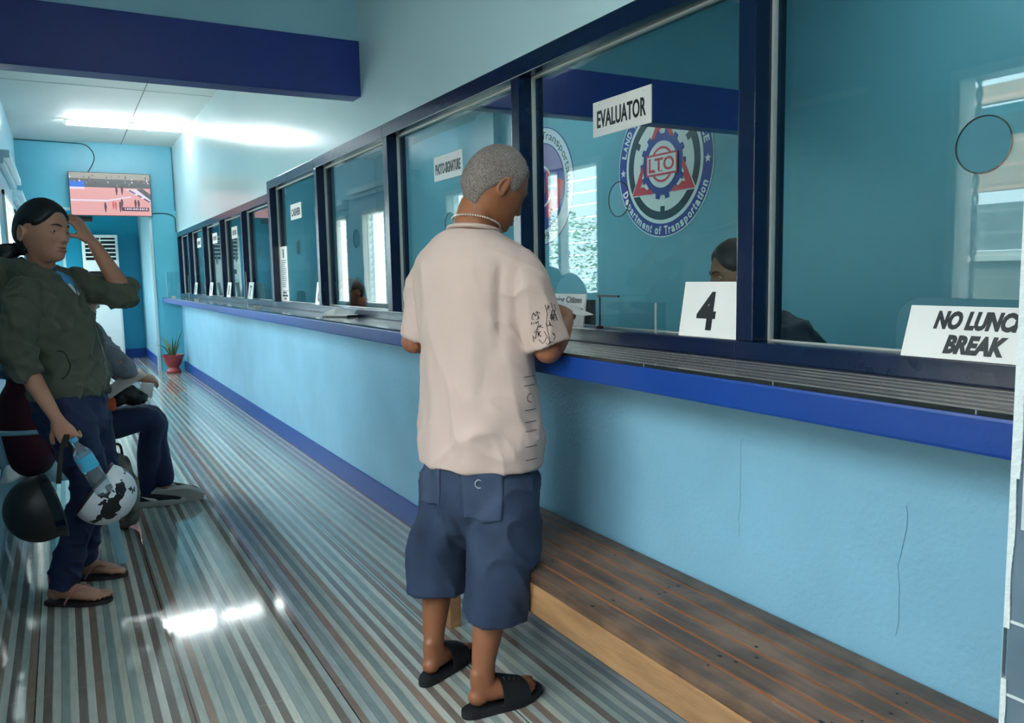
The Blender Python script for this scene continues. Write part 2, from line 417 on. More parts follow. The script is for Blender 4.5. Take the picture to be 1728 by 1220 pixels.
# ------------------------------------------------------------------ counter (slab with tiled top)
cnt = thing('service_counter', 'long blue edged service counter with striped tile top under the teller windows', 'counter', (XS, 6, 1.0))
b_ = MB(); b_.box((XS, 0.64, 0.998), (XW + 0.45, YE - 0.02, ZS - 0.008)); o = b_.build('slab', M_BLUE, cnt, bevel=0.006); o.matrix_parent_inverse = Matrix.Translation((-XS, -6, -1.0))
b_ = MB(); b_.box((XS + 0.001, 0.64, ZS - 0.008), (XW + 0.45, YE - 0.02, ZS)); o = b_.build('tile_top', M_TOP, cnt); o.matrix_parent_inverse = Matrix.Translation((-XS, -6, -1.0))

# ------------------------------------------------------------------ teller windows
POST = 0.058; DEP = 0.098
posts_near = [(1.52, 1.462), (2.677, 2.617), (4.05, 3.985), (5.36, 5.30), (6.74, 6.655)]
posts_far = [(7.89, 7.84), (9.055, 9.005), (10.235, 10.19), (11.47, 11.425), (12.56, 12.50)]
panels = []
edges = [(0.70, 0.64)] + posts_near + posts_far
for i in range(len(edges) - 1):
    panels.append((edges[i][0], edges[i + 1][1], 2.08 if i < 5 else 1.985))
HOLES = [0.935, 2.10, 3.377, 4.72, 6.07, 7.39, 8.52, 9.68, 10.89, 12.0]
ARCH = [(0.78, 1.11, 1.235), (2.27, 2.50, 1.30), (3.30, 3.52, 1.30), (4.56, 4.88, 1.30), (5.93, 6.20, 1.21), (7.0, 7.25, 1.22), (8.1, 8.35, 1.22), (9.2, 9.45, 1.22), (10.3, 10.55, 1.22), None]
def pane_mesh(y0, y1, z0, z1, hole, arch, x, th=0.005):
    outer = [(y0, z0)]
    if arch:
        a0, a1, zt = arch; r = (a1 - a0) / 2 * (1.0 if zt > 1.25 else 0.35); c = 10
        outer.append((a0, z0)); outer.append((a0, zt - r))
        if zt > 1.25:
            outer += [((a0 + a1) / 2 - r * math.cos(PI * k / 16), zt - r + r * math.sin(PI * k / 16)) for k in range(1, 16)]
        else:
            outer += [(a0 + r - r * math.cos(PI / 2 * k / 6), zt - r + r * math.sin(PI / 2 * k / 6)) for k in range(1, 6)]
            outer += [(a1 - r + r * math.sin(PI / 2 * k / 6), zt - r + r * math.cos(PI / 2 * k / 6)) for k in range(0, 6)]
        outer.append((a1, zt - r)); outer.append((a1, z0))
    outer += [(y1, z0), (y1, z1), (y0, z1)]
    circ = [(hole + 0.054 * math.cos(2 * PI * k / 40), 1.531 + 0.054 * math.sin(2 * PI * k / 40)) for k in range(40)]
    bm = bmesh.new()
    for loop in (outer, circ):
        vs = [bm.verts.new((x, p[0], p[1])) for p in loop]
        for i in range(len(vs)): bm.edges.new((vs[i], vs[(i + 1) % len(vs)]))
    bmesh.ops.triangle_fill(bm, use_beauty=True, edges=bm.edges[:], normal=(-1, 0, 0))
    g = bmesh.ops.extrude_face_region(bm, geom=bm.faces[:])
    bmesh.ops.translate(bm, verts=[e for e in g['geom'] if isinstance(e, bmesh.types.BMVert)], vec=(th, 0, 0))
    bmesh.ops.recalc_face_normals(bm, faces=bm.faces)
    me = bpy.data.meshes.new('pane'); bm.to_mesh(me); bm.free(); me.materials.append(M_GLASS)
    return me
for i, (y0, y1, zt) in enumerate(panels):
    w = struct(empty('window_%d' % (i + 1), (XW, (y0 + y1) / 2, ZS)))
    inv = Matrix.Translation((-XW, -(y0 + y1) / 2, -ZS))
    def add(mb_, n, m_, **k):
        o = mb_.build(n, m_, w, **k); o.matrix_parent_inverse = inv; return o
    far, near = edges[i + 1]
    zb = 1.118
    add(MB().box((XW - 0.006, near, zb), (XW + DEP, far, zt - 0.062)), 'post', M_NAVY, bevel=0.004)
    add(MB().box((XW - 0.006, y0 - (0.06 if i == 0 else 0), zt - 0.0618), (XW + DEP, far, zt + 0.004)), 'head', M_NAVY, bevel=0.004)
    s_ = MB().box((XW - 0.008, y0 - (0.06 if i == 0 else 0), ZS), (XW + DEP, far, zb - 0.0002))
    add(s_, 'sill', M_NAVY, bevel=0.004)
    bd = MB(); e = 0.007
    bd.box((XG - 0.008, y0, zt - 0.062 - e), (XG + 0.006, y1, zt - 0.062)); bd.box((XG - 0.008, y1 - e, zb), (XG + 0.006, y1, zt - 0.062))
    bd.box((XG - 0.008, y0, zb), (XG + 0.006, y0 + 0.005, zt - 0.062)); bd.box((XG - 0.006, y0, zb), (XG + 0.006, y1, zb + 0.004))
    add(bd, 'glazing_bead', M_BEAD)
    me = pane_mesh(y0 + 0.002, y1 - 0.002, zb + 0.004, zt - 0.064, HOLES[i], ARCH[i], XG)
    o = bpy.data.objects.new('pane', me); C.objects.link(o); o.parent = w; o.matrix_parent_inverse = inv
    # dark rim of the speaking hole
    rim = MB(); pts = [(XG + 0.0025, HOLES[i] + 0.0545 * math.cos(2 * PI * k / 40), 1.531 + 0.0545 * math.sin(2 * PI * k / 40)) for k in range(41)]
    rim.tube(pts, 0.0016, n=6, caps=False); add(rim, 'hole_rim', M_BLACK)

# ------------------------------------------------------------------ left wall windows (jalousies with twisted bars)
for i, (a, b) in enumerate(LEFT_WINDOWS):
    w = struct(empty('window_%d' % (20 + i), (XL, (a + b) / 2, ZWB))); inv = Matrix.Translation((-XL, -(a + b) / 2, -ZWB))
    def add(mb_, n, m_, **k):
        o = mb_.build(n, m_, w, **k); o.matrix_parent_inverse = inv; return o
    f = MB(); x0, x1 = XL - 0.10, XL + 0.02
    f.box((x0, a, ZWB), (x1, a + 0.045, ZWT)); f.box((x0, b - 0.045, ZWB), (x1, b, ZWT)); f.box((x0, a, ZWT - 0.045), (x1, b, ZWT)); f.box((x0, a, ZWB), (x1, b, ZWB + 0.04))
    mid = (a + b) / 2
    f.box((x0 + 0.02, mid - 0.02, ZWB), (x1 - 0.02, mid + 0.02, ZWT))
    add(f, 'frame', M_WHITE, bevel=0.003)
    lv = MB(); z = ZWB + 0.08
    while z < ZWT - 0.08:
        Mx = Matrix.Translation((XL - 0.09, 0, z)) @ Matrix.Rotation(math.radians(62), 4, 'Y')
        lv.box((-0.05, a + 0.05, -0.0025), (0.05, b - 0.05, 0.0025), Mx); z += 0.098
    add(lv, 'louver_blades', M_LOUVER)
    tb = MB()
    for yb in (a + 0.10, b - 0.10, mid - 0.1) if b - a > 1.3 else (a + 0.10, b - 0.10):
        for ph in (0, PI):
            tb.tube([(XL - 0.035 + 0.009 * math.cos(ph + k * 0.6), yb + 0.009 * math.sin(ph + k * 0.6), ZWB + 0.04 + k * 0.0145) for k in range(82)], 0.007, n=6)
    add(tb, 'twisted_bars', M_WHITE, smooth=9)
    portal((XL - 0.16, (a + b) / 2, (ZWB + ZWT) / 2), (0, -PI / 2, 0), ZWT - ZWB, b - a)
# window head casings along the left wall at the far end
for y0, y1, z in ((8.4, 10.7, 2.40), (10.95, 12.3, 2.30)):
    m_ = MB(); m_.box((XL, y0, z), (XL + 0.10, y1, z + 0.07)); m_.box((XL, y0, z - 0.05), (XL + 0.05, y1, z)); struct(m_.build('trim_2', mat('casing_bluewhite', srgb(205, 228, 236), 0.3), bevel=0.006))
struct(MB().box((XL, 2.70, 2.16), (XL + 0.05, 3.56, 2.185)).build('trim_3', M_WHITE))

# ------------------------------------------------------------------ outside
g = MB(); g.box((-30, -30, -0.16), (-0.56, 40, -0.13)); g.box((-0.56, -30, -0.16), (30, -2.0, -0.13)); struct(g.build('ground', M_CONC))

# sun-lit yard seen through the jalousies and mirrored in the panes
def fence(y0, y1, x, h, label):
    t = thing('corrugated_fence', label, 'fence', (x, (y0 + y1) / 2, -0.13))
    m_ = MB(); n = int((y1 - y0) / 0.03); rows = []
    for zz in (1.42, h):
        rows.append([(x + 0.012 * math.sin(k * 0.03 / 0.076 * 2 * PI), y0 + k * 0.03, zz) for k in range(n)])
    rows2 = [[(p[0] - 0.006, p[1], p[2]) for p in r] for r in rows]
    m_.loft(rows, caps=False, closed=False); m_.loft(rows2, caps=False, closed=False)
    m_.build('sheet', mat('zinc_sheet', srgb(176, 180, 178), 0.45, metal=0.2, noise_amt=0.25, noise_scale=4), t, smooth=9)
    r_ = MB(); r_.box((x - 0.055, y0, h - 0.12), (x - 0.015, y1, h - 0.07))
    for k in range(int((y1 - y0) / 2.0) + 1): r_.box((x - 0.08, y0 + k * 2.0, -0.13), (x - 0.01, y0 + k * 2.0 + 0.07, h))
    MB().box((x - 0.06, y0, -0.13), (x + 0.06, y1, 1.33)).build('block_wall', mat('block_grey', srgb(176, 172, 164), 0.9, noise_amt=0.3, noise_scale=5), t)
    MB().box((x - 0.08, y0, 1.3302), (x + 0.10, y1, 1.41)).build('cap', mat('cap_sunlit', srgb(232, 230, 222), 0.8), t)  # sunlit strip along the wall top, put in as a pale colour
    r_.build('rail', mat('raw_timber', srgb(186, 150, 112), 0.7), t); rebase(t, t.location.copy())
    return t
fence(-3.0, 5.2, -3.6, 1.80, 'grey corrugated metal fence outside the window nearest the pillar')
shed = thing('lean_to_shed', 'lean-to shed with peach fascia and teal soffit beyond the metal fence', 'shed', (-5.0, 1.0, -0.13))
m_ = MB(); m_.box((-6.6, -2.5, 2.60), (-4.1, 5.2, 2.68)); m_.build('soffit', mat('soffit_teal', srgb(70, 130, 140), 0.6), shed)
m_ = MB(); m_.box((-4.2, -2.5, 1.95), (-4.14, 5.2, 2.42)); m_.box((-4.12, -2.5, 2.70), (-4.05, 5.2, 2.86)); m_.build('fascia', mat('fascia_peach', srgb(224, 184, 152), 0.6), shed)
m_ = MB()
for yy in (-2.4, 0.3, 4.6): MB().box((-4.32, yy, -0.13), (-4.21, yy + 0.1, 2.6)).build('post', mat('post_grey', srgb(150, 150, 146), 0.6), shed)
m_ = MB(); m_.box((-6.6, -2.5, -0.13), (-6.5, 5.2, 2.6)); m_.build('back_wall', mat('shed_wall', srgb(205, 170, 140), 0.8), shed); rebase(shed, shed.location.copy())
M_LEAF = mat('leaf_green', srgb(158, 190, 120), 0.6, noise_amt=0.5, noise_scale=6); M_BARK = mat('bark', srgb(110, 92, 74), 0.9)
def bush(x, y, r, h, label):
    rnd = random.Random(int(x * 10 + y * 7)); t = thing('garden_tree', label, 'tree', (x, y, -0.13), 'trees in the yard')
    tr = MB(); tr.limb([(x, y, -0.13), (x + 0.05, y, h * 0.5), (x, y + 0.05, h * 0.8)], [0.07, 0.055, 0.03]); tr.build('trunk', M_BARK, t, smooth=9)
    m_ = MB()
    for k in range(2200):
        th = rnd.uniform(0, 2 * PI); u = rnd.uniform(-1, 1); rr = r * rnd.uniform(0.45, 1) ** 0.5; s_ = math.sqrt(1 - u * u)
        c = V((x + rr * s_ * math.cos(th), y + rr * s_ * math.sin(th), h + rr * u * 0.9))
        Mx = Matrix.Translation(c) @ Matrix.Rotation(rnd.uniform(0, 6.3), 4, 'Z') @ Matrix.Rotation(rnd.uniform(-1.2, 1.2), 4, 'X'); L_ = rnd.uniform(0.05, 0.12)
        m_.add([(0, 0, 0), (L_ * 0.5, L_ * 0.28, 0.01), (L_, 0, -0.01), (L_ * 0.5, -L_ * 0.28, 0.01)], [(0, 1, 2, 3)], Mx)
    m_.build('foliage', M_LEAF, t, fixn=False); rebase(t, t.location.copy())
bush(-4.8, 6.75, 1.3, 1.5, 'leafy green tree in the yard beside the end of the metal fence')
bush(-5.8, 9.8, 1.6, 1.9, 'tallest leafy tree in the yard, between the other two')
bush(-4.9, 13.0, 1.4, 1.3, 'leafy tree in the yard nearest the far end of the building')

# ------------------------------------------------------------------ tiled pillar at the right edge
def pillar_mat():
    m = bpy.data.materials.new('pillar_tile'); m.use_nodes = True; nt = m.node_tree; N = nt.nodes; L = nt.links; b = N['Principled BSDF']
    tc = N.new('ShaderNodeTexCoord'); n = N.new('ShaderNodeTexNoise'); n.inputs['Scale'].default_value = 5; n.inputs['Detail'].default_value = 6; L.new(tc.outputs['Object'], n.inputs['Vector'])
    r = N.new('ShaderNodeValToRGB'); r.color_ramp.elements[0].color = srgb(84, 102, 116); r.color_ramp.elements[1].color = srgb(120, 136, 148); r.color_ramp.elements[0].position = 0.35; r.color_ramp.elements[1].position = 0.7
    L.new(n.outputs['Fac'], r.inputs[0]); L.new(r.outputs[0], b.inputs['Base Color']); b.inputs['Roughness'].default_value = 0.14; b.inputs['Specular IOR Level'].default_value = 0.7
    return m
struct(MB().box((1.152, 0.30, 0), (1.75, 0.618, ZC)).build('pillar', pillar_mat()))
gp = MB()
for z in (0.24, 0.46, 0.68, 0.79): gp.box((1.1505, 0.30, z), (1.153, 0.618, z + 0.004))
struct(gp.build('pillar_grout', mat('grout_white', srgb(215, 218, 215), 0.6)))
random.seed(11); ed = MB(); zz = 0.0; pts_a = []
while zz < ZC:
    w_ = 0.011 + 0.008 * noise.noise(V((0, 0, zz * 9))) + (0.004 if zz > 1.0 else 0); w_ = max(0.002, w_)
    if 0.70 < zz < 0.78: w_ = 0.003
    ed.box((1.1495, 0.622 - w_ + 0.004, zz), (1.16, 0.6235, zz + 0.011)); zz += 0.011
struct(ed.build('pillar_edge_paint', mat('edge_white', srgb(226, 228, 226), 0.45, bump=0.4, bump_scale=80)))
for z0, z1 in ((0.93, 3.2),):      # pale sheet over the upper part of the pillar face
    struct(MB().box((1.1492, 0.30, z0), (1.152, 0.606, z1)).build('pillar_white_face', mat('pillar_white', srgb(214, 218, 220), 0.2, noise_amt=0.15, noise_scale=9)))

# ------------------------------------------------------------------ wooden bench under the counter
bn = thing('slatted_bench', 'long low slatted wooden bench against the wall below the counter', 'bench', (1.32, 1.6, 0))
Y0B, Y1B = 0.66, 2.70
n = 6; w_ = (XW - 0.014 - 1.131) / n
for k in range(n):
    x0 = 1.131 + k * w_
    MB().box((x0 + (0 if k == 0 else 0.0055), Y0B, 0.4165 if k else 0.408), (x0 + w_ - 0.0055, Y1B, 0.44)).build('slat', M_WOOD, bn, bevel=0.003)
MB().box((1.129, Y0B, 0.318), (1.165, Y1B, 0.4078)).build('apron', M_WOODF, bn, bevel=0.003)
MB().box((XW - 0.06, Y0B, 0.318), (XW - 0.02, Y1B, 0.4078)).build('back_rail', M_WOODF, bn)
for y in (0.72, 2.60):
    for x in (1.168, XW - 0.105):
        MB().box((x, y, 0.0), (x + 0.045, y + 0.06, 0.4075)).build('leg', M_WOODF, bn, bevel=0.003)
    MB().box((1.168, y + 0.061, 0.34), (XW - 0.062, y + 0.10, 0.4075)).build('cross_rail', M_WOODF, bn)
random.seed(5)
MB().box((1.166, Y0B, 0.4079), (XW - 0.015, Y1B, 0.4164)).build('under_board', mat('under_board_red', srgb(170, 100, 56), 0.6, noise_amt=0.3), bn)
for k in range(1, n): MB().box((1.131 + k * w_ - 0.0050, Y0B + 0.002, 0.41655), (1.131 + k * w_ + 0.0050, Y1B - 0.002, 0.4370)).build('spacer_strip', MATS['under_board_red'], bn)
for k in range(26):
    i = random.choice((0, 1, 2, 3, 4, 5)); yy = random.choice((0.95, 1.25, 1.62, 1.95, 2.3)) + random.uniform(-0.03, 0.03)
    nl = MB().ell((1.131 + (i + 0.5) * w_ + random.uniform(-0.018, 0.018), yy, 0.4402), (random.uniform(0.003, 0.006), random.uniform(0.003, 0.008), 0.0012), 8, 5); nl.build('nail', M_BLACK, bn)
rebase(bn, (1.32, 1.6, 0))

# ------------------------------------------------------------------ signs
def letters(parent, s, w, h, M, m_=None, name='lettering', **k):
    vs, fs = text_mesh(s, w, h, M, **k); o = MB().add(vs, fs).build(name, m_ or M_INK, parent, fixn=False); return o
def sign_board(name, label, cat, yc, z0, w, h, x, lean=0.0, group=None, t=0.004, m_=None):
    M = facing_corridor(x, yc, z0, lean) ; root = thing(name, label, cat, (x, yc, z0), group)
    MB().box((-w / 2, 0, -t), (w / 2, h, 0), M).build('board', m_ or M_SIGN, root, bevel=0.001)
    return root, M
def at(M, x, y, z=0.0006): return M @ Matrix.Translation((x, y, z))
XP = XG - 0.0005
r, M = sign_board('window_sign', 'white sign reading EVALUATOR stuck high on the large fourth pane', 'sign', 2.085, 1.742, 0.30, 0.112, XP)
letters(r, 'EVALUATOR', 0.252, 0.056, at(M, 0, 0.054), bold=0.022)
for sx in (-0.115, 0.115): MB().ell((0, 0, 0), (0.002, 0.002, 0.001), 8, 5, at(M, sx, 0.10)).build('screw', M_BEAD, r)
rebase(r, r.location.copy())
r, M = sign_board('window_sign', 'white sign reading PHOTO-SIGNATURE on the pane left of the man', 'sign', 3.382, 1.738, 0.305, 0.112, XP)
letters(r, 'PHOTO-SIGNATURE', 0.27, 0.05, at(M, 0, 0.052), bold=0.03); rebase(r, r.location.copy())
r, M = sign_board('window_sign', 'white sign reading CASHIER on a pane down the counter', 'sign', 6.09, 1.742, 0.31, 0.115, XP)
letters(r, 'CASHIER', 0.26, 0.056, at(M, 0, 0.052), bold=0.03); rebase(r, r.location.copy())
for yc, lb in ((8.54, 'small white window sign before the large air conditioner louvres, nearest of the far three'), (9.73, 'small white window sign, the middle one of the far three'), (10.94, 'small white window sign, the farthest along the counter')):
    r, M = sign_board('window_sign', lb, 'sign', yc, 1.715, 0.30, 0.118, XP)
    k = MB(); random.seed(int(yc))
    for j in range(9): k.box((-0.11 + j * 0.025, 0.035, 0.0003), (-0.11 + j * 0.025 + random.uniform(0.009, 0.017), 0.083, 0.001), M)
    k.build('lettering', M_INK, r); rebase(r, r.location.copy())
# number plates standing on the sill / on the counter, leaning back
def plate(num, label, y_left, x, z, w=0.225, h=0.150, lean=0.17, dx=0.0):
    root = thing('number_plate', label, 'number plate', (x, y_left - w / 2, z), 'number plates along the counter')
    M = facing_corridor(x, y_left - w / 2, z + 0.001, lean)
    MB().box((-w / 2, 0, -0.005), (w / 2, h, 0), M).build('board', M_SIGN, root, bevel=0.001)
    letters(root, num, 0.072 if len(num) == 1 else 0.10, 0.105, at(M, dx, h / 2 - 0.004), bold=0.03)
    rebase(root, root.location.copy())
plate('4', 'white plate with a large black 4 on the sill below the EVALUATOR sign', 1.745, XW - 0.002, 1.118, w=0.224, h=0.152, dx=-0.012)
for num, yl, lb in (('6', 5.50, 'white number plate on the sill just before the CASHIER pane'), ('7', 7.78, 'white number plate nearest in the far row of windows'), ('8', 8.88, 'white number plate second in the far row of windows'), ('9', 10.02, 'white number plate third in the far row of windows'), ('10', 11.24, 'white number plate farthest along the counter')):
    plate(num, lb, yl - 0.03, XW - 0.004, 1.118, w=0.17 if num == '6' else 0.20, h=0.155, lean=0.14)
r, M = sign_board('leaning_sign', 'white sign reading NO LUNCH BREAK in bold italics beside the pillar', 'sign', 0.845, 1.118, 0.40, 0.107, XW - 0.016, lean=0.30)
letters(r, 'NO LUNCH', 0.182, 0.038, at(M, -0.051, 0.078), shear=0.22, bold=0.055)
letters(r, 'BREAK', 0.120, 0.038, at(M, -0.052, 0.030), shear=0.22, bold=0.055); rebase(r, r.location.copy())
r, M = sign_board('leaning_sign', 'white notice for senior citizens and women beside the man\'s hand', 'sign', 2.325, 1.118, 0.235, 0.112, XW - 0.012, lean=0.12)
letters(r, 'Senior Citizen', 0.19, 0.022, at(M, 0.0, 0.092), bold=0.02)
letters(r, 'Pregnant Women', 0.215, 0.022, at(M, 0.0, 0.058), bold=0.02)
letters(r, 'PWD', 0.07, 0.020, at(M, -0.01, 0.022), bold=0.02); rebase(r, r.location.copy())
# paper notice taped in the CASHIER pane
r, M = sign_board('paper_notice', 'tall white printed notice taped inside the edge of the CASHIER pane', 'notice', 6.54, 1.205, 0.24, 0.35, XP, t=0.001)
k = MB(); k.box((-0.02, 0.26, 0.0003), (0.02, 0.33, 0.0008), M); random.seed(2)
for j in range(14): k.box((-0.09, 0.235 - j * 0.016, 0.0003), (-0.09 + random.uniform(0.12, 0.18), 0.240 - j * 0.016, 0.0008), M)
k.build('print', mat('faded_ink', srgb(90, 90, 110), 0.6), r); rebase(r, r.location.copy())
r, M = sign_board('paper_notice', 'small white bold-lettered notice under the tall notice', 'notice', 6.53, 1.118, 0.24, 0.085, XP - 0.002, t=0.001)
k = MB()
for j, (a, b) in enumerate(((-0.07, 0.05), (-0.09, 0.09), (-0.03, 0.03))):
    xx = a
    while xx < b: k.box((xx, 0.062 - j * 0.024, 0.0003), (xx + 0.013, 0.078 - j * 0.024, 0.0008), M); xx += 0.018
k.build('print', M_INK, r); rebase(r, r.location.copy())

# ------------------------------------------------------------------ seals on the office wall
def seal_frame(y, z): return Matrix.Translation((XO, y, z)) @ Matrix(((0, 0, -1, 0), (-1, 0, 0, 0), (0, 1, 0, 0), (0, 0, 0, 1)))
def disc(mb_, r0, r1, z0, z1, M, n=96, a0=0, a1=2 * PI):
    full = abs(a1 - a0 - 2 * PI) < 1e-6; k = n if full else n + 1
    ring = lambda r, z: [(r * math.cos(a0 + (a1 - a0) * j / n), r * math.sin(a0 + (a1 - a0) * j / n), z) for j in range(k)]
    if r0 <= 0: mb_.prism([p[:2] for p in ring(r1, 0)], z0, z1, M)
    else:
        A, B, C_, D = ring(r0, z1), ring(r1, z1), ring(r1, z0), ring(r0, z0)
        vs = A + B + C_ + D; fs = []
        for j in range(n if full else n):
            q_ = (j + 1) % k
            if not full and j == n: break
            for a, b in ((0, 1), (1, 2), (2, 3), (3, 0)): fs.append((a*k+j, b*k+j, b*k+q_, a*k+q_))
        mb_.add(vs, fs, M)
def arc_text(s, R, a_mid, span, h, M, up=True, bold=0.035, z=0.01):
    mb_ = MB(); widths = [{'i': 0.35, 'I': 0.45, 'l': 0.35, 't': 0.5, 'f': 0.5, 'r': 0.55, 'm': 1.3, ' ': 0.5, 'T': 0.85, 'D': 1.05, 'O': 1.15, 'N': 1.05}.get(c, 0.85 if c.islower() else 1.0) for c in s]
    tot = sum(widths); acc = 0
    for c, wd in zip(s, widths):
        t_ = (acc + wd / 2) / tot - 0.5; acc += wd
        if c == ' ': continue
        ang = a_mid - t_ * span if up else a_mid + t_ * span
        rot = ang - PI / 2 if up else ang + PI / 2
        Mc = M @ Matrix.Translation((R * math.cos(ang), R * math.sin(ang), z)) @ Matrix.Rotation(rot, 4, 'Z')
        tall = c.isupper() or c in 'tfdlpi1890'
        hh = h * 0.95 if c == 'p' else h if tall else h * 0.74
        vs, fs = text_mesh(c, span * R * wd / tot * 0.80, hh, Mc @ Matrix.Translation((0, (-h * 0.27 if c == 'p' else 0 if tall else -h * 0.13), 0)), bold=bold)
        mb_.add(vs, fs)
    return mb_
def star(r, M, z0, z1):
    return MB().prism([((r if k % 2 == 0 else r * 0.42) * math.cos(PI / 2 + k * PI / 5), (r if k % 2 == 0 else r * 0.42) * math.sin(PI / 2 + k * PI / 5)) for k in range(10)], z0, z1, M)
S_NAVY = mat('seal_navy', srgb(38, 58, 140), 0.5); S_WHITE = mat('seal_white', srgb(226, 232, 228), 0.5); S_GREEN = mat('seal_dark_green', srgb(14, 52, 66), 0.5); S_RED = mat('seal_red', srgb(214, 62, 74), 0.5)
M = seal_frame(5.50, 2.215); seal = thing('wall_seal', 'round blue and white agency seal with red LTO box on the office wall', 'seal', (XO, 5.50, 2.215))
def sl(mb_, n, m_): return mb_.build(n, m_, seal, fixn=True)
m_ = MB(); disc(m_, 0, 0.622, 0, 0.004, M); sl(m_, 'rim', S_WHITE)
m_ = MB(); disc(m_, 0, 0.612, 0.004, 0.006, M); sl(m_, 'blue_band', S_NAVY)
m_ = MB(); disc(m_, 0, 0.505, 0.006, 0.008, M); sl(m_, 'white_field', S_WHITE)
m_ = MB(); disc(m_, 0.40, 0.472, 0.008, 0.010, M)
for k in range(3): m_.box((-0.028, 0.355, 0.008), (0.028, 0.41, 0.0098), M @ Matrix.Rotation(PI + k * 2 * PI / 3, 4, 'Z'))
sl(m_, 'green_ring', S_GREEN)
gear = []
for k in range(14):
    a = 2 * PI * k / 14
    for da, rr in ((-0.11, 0.262), (-0.085, 0.298), (0.085, 0.298), (0.11, 0.262)): gear.append((rr * math.cos(a + da), rr * math.sin(a + da)))
m_ = MB(); m_.prism(gear, 0.008, 0.012, M); sl(m_, 'gear', S_NAVY)
for k, a in enumerate((PI / 2, PI / 2 + 2 * PI / 3, PI / 2 - 2 * PI / 3)):
    Mr = M @ Matrix.Rotation(a - PI / 2, 4, 'Z')
    # chevron pointing outwards, hugging the gear
    sl(MB().prism([(0, 0.475), (-0.155, 0.215), (-0.09, 0.235), (-0.062, 0.285), (-0.02, 0.30), (0.0, 0.345), (0.02, 0.30), (0.062, 0.285), (0.09, 0.235), (0.155, 0.215)], 0.0125, 0.014, Mr), 'red_triangle', S_RED)
    sl(MB().prism([(0, 0.495), (-0.175, 0.200), (-0.09, 0.222), (0.0, 0.31), (0.09, 0.222), (0.175, 0.200)], 0.0101, 0.0118, Mr), 'triangle_edge', S_WHITE)
m_ = MB(); disc(m_, 0, 0.198, 0.0145, 0.016, M); sl(m_, 'white_centre', S_WHITE)
m_ = MB(); disc(m_, 0.132, 0.152, 0.016, 0.018, M); sl(m_, 'red_ring', S_RED)
m_ = MB(); m_.box((-0.205, -0.092, 0.0185), (0.205, 0.092, 0.021), M); sl(m_, 'red_box', S_RED)
m_ = MB(); m_.box((-0.188, -0.075, 0.021), (0.188, 0.075, 0.023), M); sl(m_, 'box_field', S_WHITE)
vs, fs = text_mesh('LTO', 0.335, 0.115, M @ Matrix.Translation((0, 0, 0.0235)), bold=0.02); m_ = MB().add(vs, fs)
for x0, x1, yy in ((-0.168, -0.135, 0.055), (-0.168, -0.075, -0.058), (-0.05, -0.035, 0.045), (0.035, 0.05, 0.045), (-0.02, 0.02, -0.058)):
    m_.box((x0, yy - 0.004, 0.0232), (x1, yy + 0.004, 0.0245), M)
m_.build('red_letters', S_RED, seal, fixn=False)
o = arc_text('LAND TRANSPORTATION OFFICE', 0.555, PI / 2, math.radians(158), 0.066, M, True, z=0.0065).build('upper_lettering', S_WHITE, seal, fixn=False)
o = arc_text('Department of Transportation', 0.562, -PI / 2, math.radians(142), 0.074, M, False, z=0.0065).build('lower_lettering', S_WHITE, seal, fixn=False)
for a in (math.radians(-178), math.radians(-2)):
    sl(star(0.038, M @ Matrix.Translation((0.555 * math.cos(a), 0.555 * math.sin(a), 0)), 0.006, 0.0075), 'star', S_WHITE)
rebase(seal, seal.location.copy())
M = seal_frame(7.50, 2.225); seal = thing('wall_seal', 'round white seal with red and purple field, partly hidden by a window post', 'seal', (XO, 7.50, 2.225))
m_ = MB(); disc(m_, 0, 0.622, 0, 0.004, M); sl(m_, 'rim', S_NAVY)
m_ = MB(); disc(m_, 0, 0.612, 0.004, 0.006, M); sl(m_, 'white_band', mat('seal_grey', srgb(200, 212, 216), 0.5))
m_ = MB(); disc(m_, 0, 0.46, 0.006, 0.008, M); sl(m_, 'blue_field', S_NAVY)
m_ = MB(); disc(m_, 0, 0.45, 0.008, 0.0095, M, a0=0.35, a1=PI - 0.35); sl(m_, 'purple_sky', mat('seal_purple', srgb(140, 128, 168), 0.5))
m_ = MB(); m_.prism([(0.44, 0.02), (0.10, 0.16), (0.10, -0.34), (0.33, -0.26)], 0.0095, 0.011, M); m_.prism([(-0.44, 0.02), (-0.33, -0.26), (-0.10, -0.34), (-0.10, 0.16)], 0.0095, 0.011, M); sl(m_, 'red_panel', S_RED)
m_ = MB(); disc(m_, 0.20, 0.225, 0.0112, 0.013, M); sl(m_, 'white_ring', S_WHITE)
m_ = MB(); disc(m_, 0.0, 0.10, 0.0112, 0.014, M); m_.box((0.13, -0.05, 0.0112), (0.25, 0.12, 0.013), M); sl(m_, 'grey_emblem', mat('seal_emblem', srgb(96, 104, 124), 0.5))
arc_text('Department of Transportation', 0.535, PI / 2, math.radians(215), 0.075, M, True, bold=0.0, z=0.0065).build('upper_lettering', S_GREEN, seal, fixn=False)
arc_text('1899', 0.535, -PI / 2, math.radians(32), 0.075, M, False, bold=0.0, z=0.0065).build('date_lettering', S_GREEN, seal, fixn=False)
rebase(seal, seal.location.copy())

